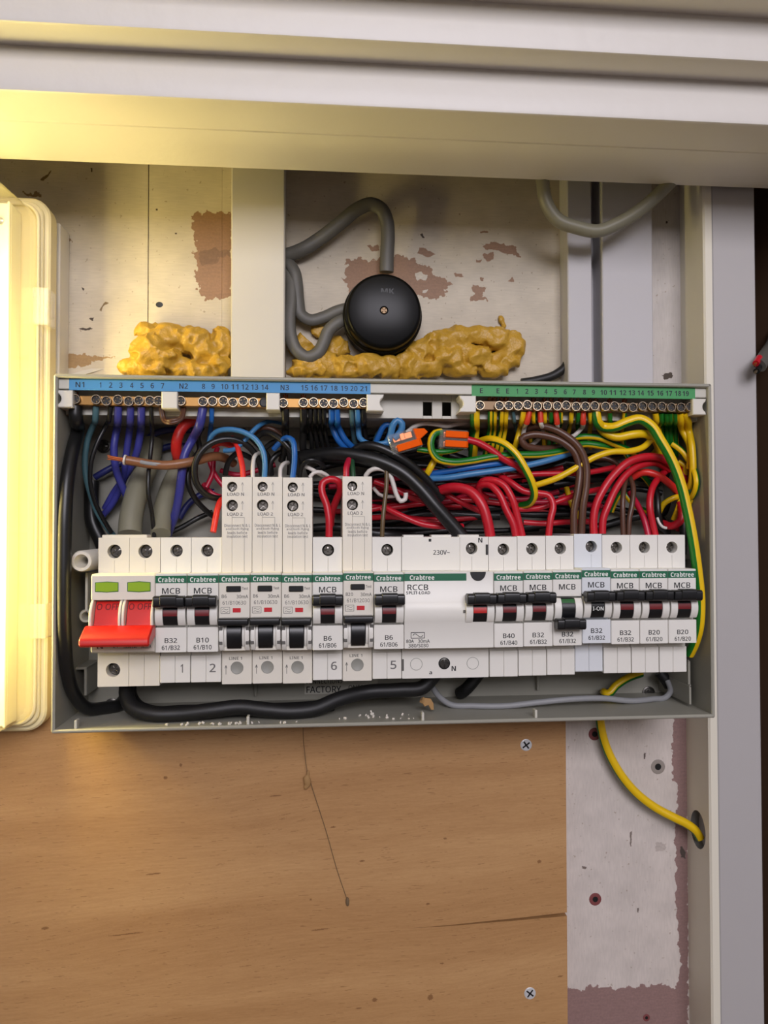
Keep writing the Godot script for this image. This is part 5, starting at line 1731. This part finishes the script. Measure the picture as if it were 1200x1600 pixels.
	wire("red", "red wire bent in a hook above the last breaker", 2.6, [1036, 818, -24, 1050, 822, -18, 1062, 815, -15, 1065, 800, -16, 1062, 788, -22])
	for k in 2:
		wire("brown", ["brown wire of a pair, beside the red leads of the newer breaker", "brown wire of a pair, beside the crimson slanting lead"][k], 1.7, [[982, 738, -24, 976, 756, -15, 973, 782, -10, 973, 812, -9, 974, 838, -9], [982, 742, -20, 989, 760, -14, 988, 786, -10, 983, 812, -9, 982, 838, -9]][k], "brown pair into the B32 breaker", m)
	wire("brown", "thick brown wire looping back over the earth wires", 2.4, [898, 690, -26, 870, 699, -20, 838, 701, -16, 818, 694, -14, 815, 686, -14, 828, 680, -13, 852, 681, -12, 878, 690, -11, 897, 706, -10, 905, 730, -10, 903, 765, -9, 897, 800, -9, 897, 838, -9], "", m)
	wire("brown", "thick brown wire arching over the looped brown wire", 2.4, [822, 672, -22, 836, 666, -16, 860, 669, -12, 886, 682, -9, 905, 700, -8, 915, 724, -8, 916, 756, -8, 911, 790, -8, 908, 838, -9], "", m)
	wire("brown", "brown wire crossing behind the red pair", 1.8, [920, 718, -30, 945, 716, -28, 962, 724, -27, 976, 738, -28])
	# --- blue pair crossing the middle
	wire("blue", "blue wire crossing below the lever connectors, upper of two", 2.1, [664, 742, -26, 690, 738, -22, 725, 732, -19, 765, 726, -18, 800, 722, -20, 850, 714, -26])
	wire("light blue", "blue wire crossing below the lever connectors, lower of two", 2.1, [664, 748, -24, 695, 747, -20, 735, 741, -17, 785, 734, -16, 830, 726, -16, 865, 717, -17, 896, 706, -20])
	# --- earth wires
	wire("earth", "fat green and yellow wire at the first earth screw", 3.1, [742, 650, -25, 742, 672, -27, 740, 695, -30, 738, 718, -36], "", {"bar": 1, "s0": 0.4, "twist": 0.0})
	for k in 4:
		wire("earth", "green and yellow wire hanging from the second or third E screw", 1.55, [766 + k * 7 + (4 if k > 1 else 0), 648, -25, 765 + k * 7 + (3 if k > 1 else 0), 672, -25, 761 + k * 8, 695, -28, 757 + k * 8, 712, -34], "green and yellow wires under the E screws", {"bar": 1, "s0": 0.3 + 0.25 * k, "twist": 0.0, "copper": 1.2})
	wire("teal", "thin teal wire under earth terminal 1", 1.2, [802, 648, -25, 805, 664, -26, 809, 680, -30], "", {"bar": 1})
	wire("earth", "yellow wire slanting down from earth terminal 2", 1.8, [818, 648, -25, 813, 668, -23, 807, 690, -22, 803, 704, -26], "", {"bar": 1, "share": 0.25, "s0": 3.5})
	wire("white", "white wire with red sleeve beside the slanting yellow wire", 1.4, [827, 648, -23, 824, 658, -20, 819, 670, -18, 817, 684, -20, 822, 694, -26], "", {"bar": 1, "sleeve": 4})
	wire("white", "white wire with red sleeve crossing behind the looped brown wire", 1.4, [844, 648, -23, 845, 660, -20, 848, 674, -22, 840, 688, -20, 826, 698, -24], "", {"bar": 1, "sleeve": 4})
	wire("white", "short straight white wire with red sleeve above the brown arch", 1.4, [868, 648, -23, 870, 658, -20, 871, 672, -24], "", {"bar": 1, "sleeve": 4})
	wire("white", "white wire with red sleeve curving away beyond the brown wires", 1.4, [911, 648, -23, 911, 658, -20, 908, 670, -18, 898, 680, -18, 886, 686, -22], "", {"bar": 1, "sleeve": 4})
	for k in 9:
		var x: float = [834, 851, 861, 876, 893, 904, 922, 953, 976][k]
		wire("earth", "thin earth wire hanging from the green numbered bar", 1.5, [x, 648, -25, x - 0.5 + rng.randf_range(-2, 2), 664, -26, x - 2 + rng.randf_range(-4, 3), 682, -30, x - 4 + rng.randf_range(-8, 6), 700, -38], "thin earth wires under the green label", {"bar": 1, "s0": rng.randf_range(0, 6), "copper": 1.0})
	wire("earth", "green and yellow wire looping from the second lever connector to the earth bar", 2.3, [690, 675, -15, 680, 677, -14, 674, 686, -13, 674, 702, -13, 683, 716, -13, 704, 722, -13, 734, 720, -14, 768, 714, -14, 805, 711, -15, 845, 710, -16, 885, 703, -18, 912, 694, -20, 940, 697, -20, 968, 702, -24], "", {"s0": 3.6, "twist": 0.0})
	wire("earth", "green and yellow wire joining the two lever connectors", 1.7, [652, 702, -16, 672, 705, -15, 695, 706, -15, 715, 702, -17, 730, 695, -20], "", {"s0": 4.0, "twist": 0.0})
	wire("earth", "yellow wire slanting down below the lever connectors", 2.2, [690, 706, -24, 681, 716, -21, 672, 732, -20, 664, 746, -24], "", {"share": 0.2, "s0": 3.0})
	wire("earth", "green and yellow wire arching down over the red lead", 2.4, [750, 690, -24, 766, 686, -16, 786, 692, -11, 806, 709, -8, 820, 731, -7, 831, 754, -8, 835, 772, -11, 828, 786, -18, 814, 790, -26], "", {"s0": 0.45, "twist": 0.0, "share": 0.45})
	wire("red", "red lead leaving the second lever connector", 2.3, [730, 687, -14, 745, 691, -14, 764, 701, -14, 785, 716, -14, 806, 728, -15, 822, 740, -18, 834, 756, -26])
	wire("earth", "long yellow wire climbing from the red leads to the earth bar", 2.0, [838, 758, -16, 868, 748, -12, 900, 731, -10, 930, 714, -9, 956, 706, -9, 984, 705, -10, 1006, 698, -12, 1018, 684, -15, 1018, 666, -20, 1008, 650, -25], "", {"share": 0.3, "s0": 2.2, "twist": 0.0})
	wire("earth", "thick earth cable sweeping from the earth bar down beside the last breaker", 3.1, [931, 648, -25, 933, 658, -18, 942, 667, -11, 958, 668, -8, 978, 660, -6, 1000, 655, -5, 1016, 664, -4, 1032, 688, -3, 1050, 720, -2, 1064, 757, -1, 1074, 798, 0, 1083, 845, 1, 1090, 895, 1, 1094, 940, 0, 1091, 985, -3, 1083, 1010, -9, 1077, 1022, -13], "", {"bar": 1, "s0": 0.35, "twist": 0.0, "share": 0.42, "copper": 1.5})
	wire("earth", "thick earth wire looped beneath the thick earth cable", 2.7, [935, 650, -25, 936, 664, -19, 945, 676, -14, 962, 683, -12, 988, 679, -10, 1008, 678, -11, 1022, 686, -15, 1030, 704, -22, 1026, 722, -30], "", {"s0": 3.2, "twist": 0.0, "share": 0.3})
	wire("earth", "earth wire dropping in a long bow at the tray's end, inner one", 2.2, [1062, 648, -25, 1066, 672, -20, 1078, 696, -17, 1092, 714, -16, 1100, 732, -18], "", {"bar": 1, "s0": 3.0, "share": 0.3})
	wire("earth", "earth wire dropping in a long bow at the tray's end, outer one", 2.4, [1068, 648, -25, 1082, 672, -18, 1098, 698, -14, 1105, 716, -13, 1104, 738, -13, 1096, 756, -15, 1086, 766, -20], "", {"bar": 1, "s0": 3.4, "share": 0.3})
	wire("earth", "green wire curling round at the tray's end", 2.1, [1050, 694, -24, 1068, 708, -20, 1090, 720, -19, 1104, 736, -12, 1110, 756, -9, 1105, 774, -14, 1098, 782, -27], "", {"s0": 1.2, "share": 0.75})
	wire("earth", "yellow wire passing under the long bows", 1.9, [1060, 722, -26, 1076, 728, -24, 1092, 738, -24, 1104, 750, -28], "", {"share": 0.25, "s0": 3.4})
	wire("earth", "small yellow loop at the tray's end", 2.0, [1078, 766, -22, 1090, 763, -18, 1099, 771, -17, 1098, 783, -18, 1089, 790, -22, 1080, 788, -28], "", {"share": 0.3, "s0": 3.2})
	wire("earth", "yellow wire curving above the last breaker", 1.9, [1030, 800, -26, 1038, 786, -22, 1052, 778, -20, 1066, 776, -24], "", {"share": 0.2, "s0": 3.2})
	wire("earth", "short yellow wire standing above the last breaker", 1.8, [1052, 812, -22, 1058, 797, -20, 1063, 780, -24], "", {"share": 0.2, "s0": 3.2})
	for k in 4:
		var x: float = [1033, 1041, 1047, 1055][k]
		wire("earth", "dark green wire hanging below earth terminals 16 to 18", 1.7, [x, 648, -25, x + 0.5, 668, -26, x + 1.5, 690, -29, x + 10, 712, -36], "green wires below earth terminals 16 to 18", {"bar": 1, "s0": 5.0 + 0.3 * k, "share": 0.7})
	wire("earth", "yellow wire bent under earth terminal 15", 2.0, [1024, 648, -25, 1027, 664, -22, 1030, 684, -22, 1026, 704, -28, 1012, 716, -36], "", {"bar": 1, "s0": 3.0, "share": 0.3})
	wire("earth", "earth wire lying beneath the long yellow wire", 2.0, [880, 690, -26, 905, 683, -20, 935, 684, -18, 960, 694, -18, 984, 704, -22, 1005, 720, -30], "", {"s0": 3.6, "share": 0.4, "twist": 0.0})
	wire("earth", "green wire lying behind the brown wires", 1.7, [850, 712, -28, 885, 702, -24, 912, 695, -22, 945, 698, -22, 975, 706, -26], "", {"s0": 1.0, "share": 0.7})
	for k in 3:
		wire("earth", "earth wire deep behind the red pair", 1.8, [[885, 762, -44, 892, 785, -40, 906, 815, -40, 904, 838, -42], [955, 800, -44, 972, 770, -40, 992, 790, -38, 1015, 800, -42], [976, 706, -40, 990, 728, -38, 1012, 752, -40, 1024, 770, -44]][k], "earth wires behind the red pair", {"s0": 2.0 + k})
	wire("black", "black wire hooked down before the hooked red wire", 2.2, [1022, 758, -28, 1027, 778, -22, 1028, 800, -20, 1032, 820, -22, 1044, 832, -26])
	wire("white", "short white strand above the last breaker", 0.9, [1027, 809, -14, 1030, 817, -13, 1035, 823, -13, 1041, 825, -14])
	wire("black", "black wire running down beside the thick earth cable", 2.6, [1088, 790, -28, 1096, 815, -26, 1095, 840, -26, 1086, 868, -28, 1080, 900, -30])
	# --- bundles crossing the back of the tray
	for k in 9:
		var y := 742.0 + k * 8.5 + rng.randf_range(-4, 4)
		var x := 560.0 + rng.randf_range(-60, 90)
		var c: Array = []
		for i in 6:
			c.append_array([x + i * rng.randf_range(56, 74), y + rng.randf_range(-9, 9) - i * 2.0 + (8.0 if k < 3 else 0.0), -40.0 - rng.randf_range(0, 14)])
		wire(["red", "crimson", "red"][k % 3], "dark red wire crossing the back of the tray", 1.9, c, "red wires across the back of the tray")
	for k in 26:
		var y := 690.0 + k * 5.6 + rng.randf_range(-6, 6)
		var x: float = [440.0, 520.0, 660.0, 800.0][k % 4] + rng.randf_range(-40, 50)
		var c: Array = []
		for i in 5:
			c.append_array([x + i * rng.randf_range(52, 78), y + rng.randf_range(-10, 10), -44.0 - rng.randf_range(0, 11)])
		wire("black", "black wire crossing the back of the tray", rng.randf_range(1.9, 3.2), c, "black wires across the back of the tray")
	for w in [["high up between the blue pair and the red arches", [790, 745, -24, 830, 741, -22, 875, 740, -21, 920, 738, -22, 960, 730, -26]], ["rising behind the square bent red lead", [806, 796, -26, 840, 794, -22, 876, 782, -20, 905, 772, -22, 940, 764, -28]], ["dropping under the thick black cable", [640, 742, -30, 680, 762, -28, 720, 785, -26, 752, 800, -28]], ["sagging low above the wide switch", [600, 792, -26, 628, 806, -22, 660, 819, -20, 700, 823, -20, 722, 822, -26]], ["sloping behind the hooked white wire", [585, 752, -30, 612, 762, -28, 646, 778, -27, 690, 790, -28]], ["lying low behind the switched off breaker's lead", [818, 816, -30, 850, 818, -28, 880, 816, -28, 930, 815, -30]], ["lying just behind the low sagging red wire", [600, 800, -32, 640, 812, -30, 700, 816, -30]]]:
		wire("red", "red wire " + w[0], 1.9, w[1], "red wires before the black bundle")
	# --- foot of the tray
	var mc := path([200, 1064, -24, 198, 1088, -18, 208, 1106, -12, 235, 1115, -9, 280, 1117, -9, 330, 1110, -9, 375, 1105, -10, 415, 1109, -9, 455, 1114, -9, 490, 1108, -11, 530, 1092, -16, 575, 1081, -22, 625, 1078, -22, 660, 1074, -23, 684, 1058, -26])
	mc[0].y = -30.4
	mc[mc.size() - 1].y = -29.0
	cable("black_cable", "thick black cable from the main switch along the tray's foot", "cable", mats["soft black"], in_tray(mc, 4.6), 4.6, -1.0, "", Vector3(0, 0, 1), 16)
	var m2 := path([206, 1064, -34, 204, 1085, -30, 212, 1100, -26, 235, 1112, -20, 290, 1118, -18.5, 350, 1120, -18.5, 420, 1122, -18.5, 470, 1120, -20, 520, 1104, -27])
	m2[0].y = -30.4
	cable("black_cable", "second black cable lying behind the thick one at the tray's foot", "cable", mats["soft black"], in_tray(m2, 3.9), 3.9, -1.0, "", Vector3(0, 0, 1), 16)
	var gc := path([672, 1066, -40, 684, 1086, -34, 702, 1100, -28, 740, 1107, -24, 790, 1107, -22, 836, 1098, -22, 885, 1093, -22, 940, 1091, -24, 990, 1097, -28, 1020, 1099, -32, 1040, 1092, -36, 1048, 1078, -40, 1043, 1064, -44])
	cable("grey_cable", "slim grey cable lying along the tray's foot below the wide switch", "cable", mats["sheath bottom grey"], in_tray(gc, 1.95), 1.95)
	var bk := path([750, 1050, -44, 738, 1066, -44, 727, 1078, -46, 719, 1085, -51])
	cable("black_cable", "short black cable behind the slim grey cable", "cable", mats["soft black"], in_tray(bk, 4.2), 4.2)
	cable("black_cable", "short black cable at the corner above the slim grey cable's bend", "cable", mats["soft black"], path([1030, 1050, -48, 1040, 1062, -47, 1046, 1072, -47]), 3.8)
	wire("earth", "earth cable curving down behind the slim grey cable", 2.7, [1002, 1052, -50, 980, 1060, -48, 962, 1072, -47, 950, 1088, -47, 946, 1100, -48, 944, 1112, -52], "", {"s0": 3.0, "twist": 0.0})
	wire("earth", "earth cable leaving below the unit and entering the post", 3.1, [936, 1096, -66, 938, 1130, -67, 944, 1158, -67, 962, 1198, -66, 992, 1237, -65, 1024, 1262, -64, 1052, 1277, -62, 1074, 1288, -61, 1086, 1297, -60.5, 1094, 1310, -60.5], "", {"s0": 0.95, "twist": 0.0, "share": 0.42, "outside": 1})

# ------------------------------------------------------------------ lever connectors, crumbs, cobweb
func lever_connector(label: String, c: Vector3, turn: float, L: float, H: float, open_lever: bool) -> void:
	var r := thing("lever_connector", label, "connector", c, "orange lever connectors")
	r.rotation.z = turn
	var b := MB.new()
	b.box(-L / 2, L / 2, -H / 2, H / 2, -4.0, 3.2, 0.8)
	part(r, "clear_body", b.done(), mats["clear plastic"], Vector3.ZERO, "clear plastic housing")
	for k in 2:
		var y := -H * 0.25 + k * H * 0.5
		var lv := MB.new()
		if open_lever and k == 1:
			lv.prism(poly([L * 0.38, -H * 0.2, L * 0.78, H * 0.1, L * 0.70, H * 0.32, L * 0.36, H * 0.46]), -2.4, 3.6, Transform3D.IDENTITY, 0.4, false)
		else:
			lv.prism(poly([-L * 0.3, 4.3, L * 0.42, 4.6, L * 0.5, 3.0, L * 0.5, 0.6, L * 0.1, 1.2, -L * 0.3, 2.6]), y - H * 0.17, y + H * 0.17, ALONG_Y, 0.3, false)
		part(r, "lever", lv.done(), mats["orange lever"], Vector3.ZERO, "orange lever")
		var cl := MB.new()
		cl.box(-L * 0.34, L * 0.3, y - H * 0.16, y + H * 0.16, -2.6, -0.6, 0.3)
		cl.box(-L * 0.1, L * 0.05, y - H * 0.18, y + H * 0.18, -0.8, 1.6, 0.3)
		part(r, "clamp", cl.done(), mats["copper"], Vector3.ZERO, "metal clamp")

func small_things() -> void:
	lever_connector("clear lever connector with one orange lever open, beside the blue loops", at(632, 690, -14), 0.3, 20.0, 13.0, true)
	lever_connector("clear lever connector with orange levers shut, holding the red lead", at(708, 687, -15), -0.05, 18.5, 12.0, false)
	# crumbs of plaster on the tray's foot
	var cb := MB.new()
	var fl := BY0 + 2.2
	for k in 46:
		var px := rng.randf_range(260, 470) if k < 26 else rng.randf_range(530, 660)
		var q := at(px, 1128, rng.randf_range(-3.8, 0.8) if k < 26 else rng.randf_range(-22, 0))
		var s := rng.randf_range(0.35, 1.2)
		var bs := Basis.from_euler(Vector3(rng.randf() * 3.0, rng.randf() * 3.0, rng.randf() * 3.0))
		cb.box(-s, s, -s * 0.5, s * 0.5, -s * 0.7, s * 0.7, s * 0.3, Transform3D(bs, Vector3(q.x, fl + s * 0.6, q.z)))
	var cr := part(self, "plaster_crumbs", cb.done(), mats["crumbs"])
	cr.set_meta("kind", "stuff")
	tag(cr, "pale plaster crumbs scattered on the foot of the tray", "crumbs")
	# curled dry leaf by the slim grey cable
	var lf := MB.new()
	var q := at(668, 1101, -16)
	lf.prism(poly([-4, 3, -1, 4.4, 3, 3.2, 4.2, 0, 3.4, -4, 1.6, -3.6, 0.6, -0.4, -2.4, -0.6]), -0.6, 0.6, Transform3D(Basis.from_euler(Vector3(-0.3, 0.4, 0.1)), Vector3.ZERO), 0.2, false)
	lf.prism(poly([-4.4, 3.2, -2, 4.8, -1.2, 3.2, -3, 2]), -2.0, 1.4, Transform3D(Basis.from_euler(Vector3(0.5, -0.4, 0.1)), Vector3.ZERO), 0.2, false)
	tag(part(self, "foam_scrap", lf.done(), mats["dry leaf"], q), "brown curled scrap at the tray's foot below the wide switch", "scrap")
	# dusty thread with a dried husk hanging in front of the plywood
	var th := thing("cobweb_thread", "dusty cobweb thread with a husk hanging down the plywood", "cobweb", at(474, 1128, -20))
	var t0 := at(474, 1128, -20)
	var tb := MB.new()
	tb.tube(spline([Vector3.ZERO, at(476, 1175, -57) - t0, at(480, 1205, -59) - t0, at(487, 1228, -60) - t0, at(510, 1300, -61) - t0, at(527, 1360, -61) - t0, at(544, 1410, -61.3) - t0]), 0.22, -1, 5)
	part(th, "thread", tb.done(), mats["cobweb"])
	var hk := lump_mesh([[Vector3(0, 0, 0), Vector3(2.6, 4.4, 1.6)], [Vector3(0.6, 5.0, 0), Vector3(1.2, 2.6, 1)], [Vector3(-1.2, -4, 0), Vector3(1.6, 2.4, 1.2)]], 0.5, 0.9, 77, -10.0)
	part(th, "husk", hk, mats["dry leaf"], at(480, 1220, -59) - t0, "dried husk")
	var hk2 := lump_mesh([[Vector3(0, 0, 0), Vector3(1.2, 3.0, 1.0)]], 0.4, 0.7, 78, -10.0)
	part(th, "dust_tuft", hk2, mats["cobweb"], at(543, 1409, -61) - t0)
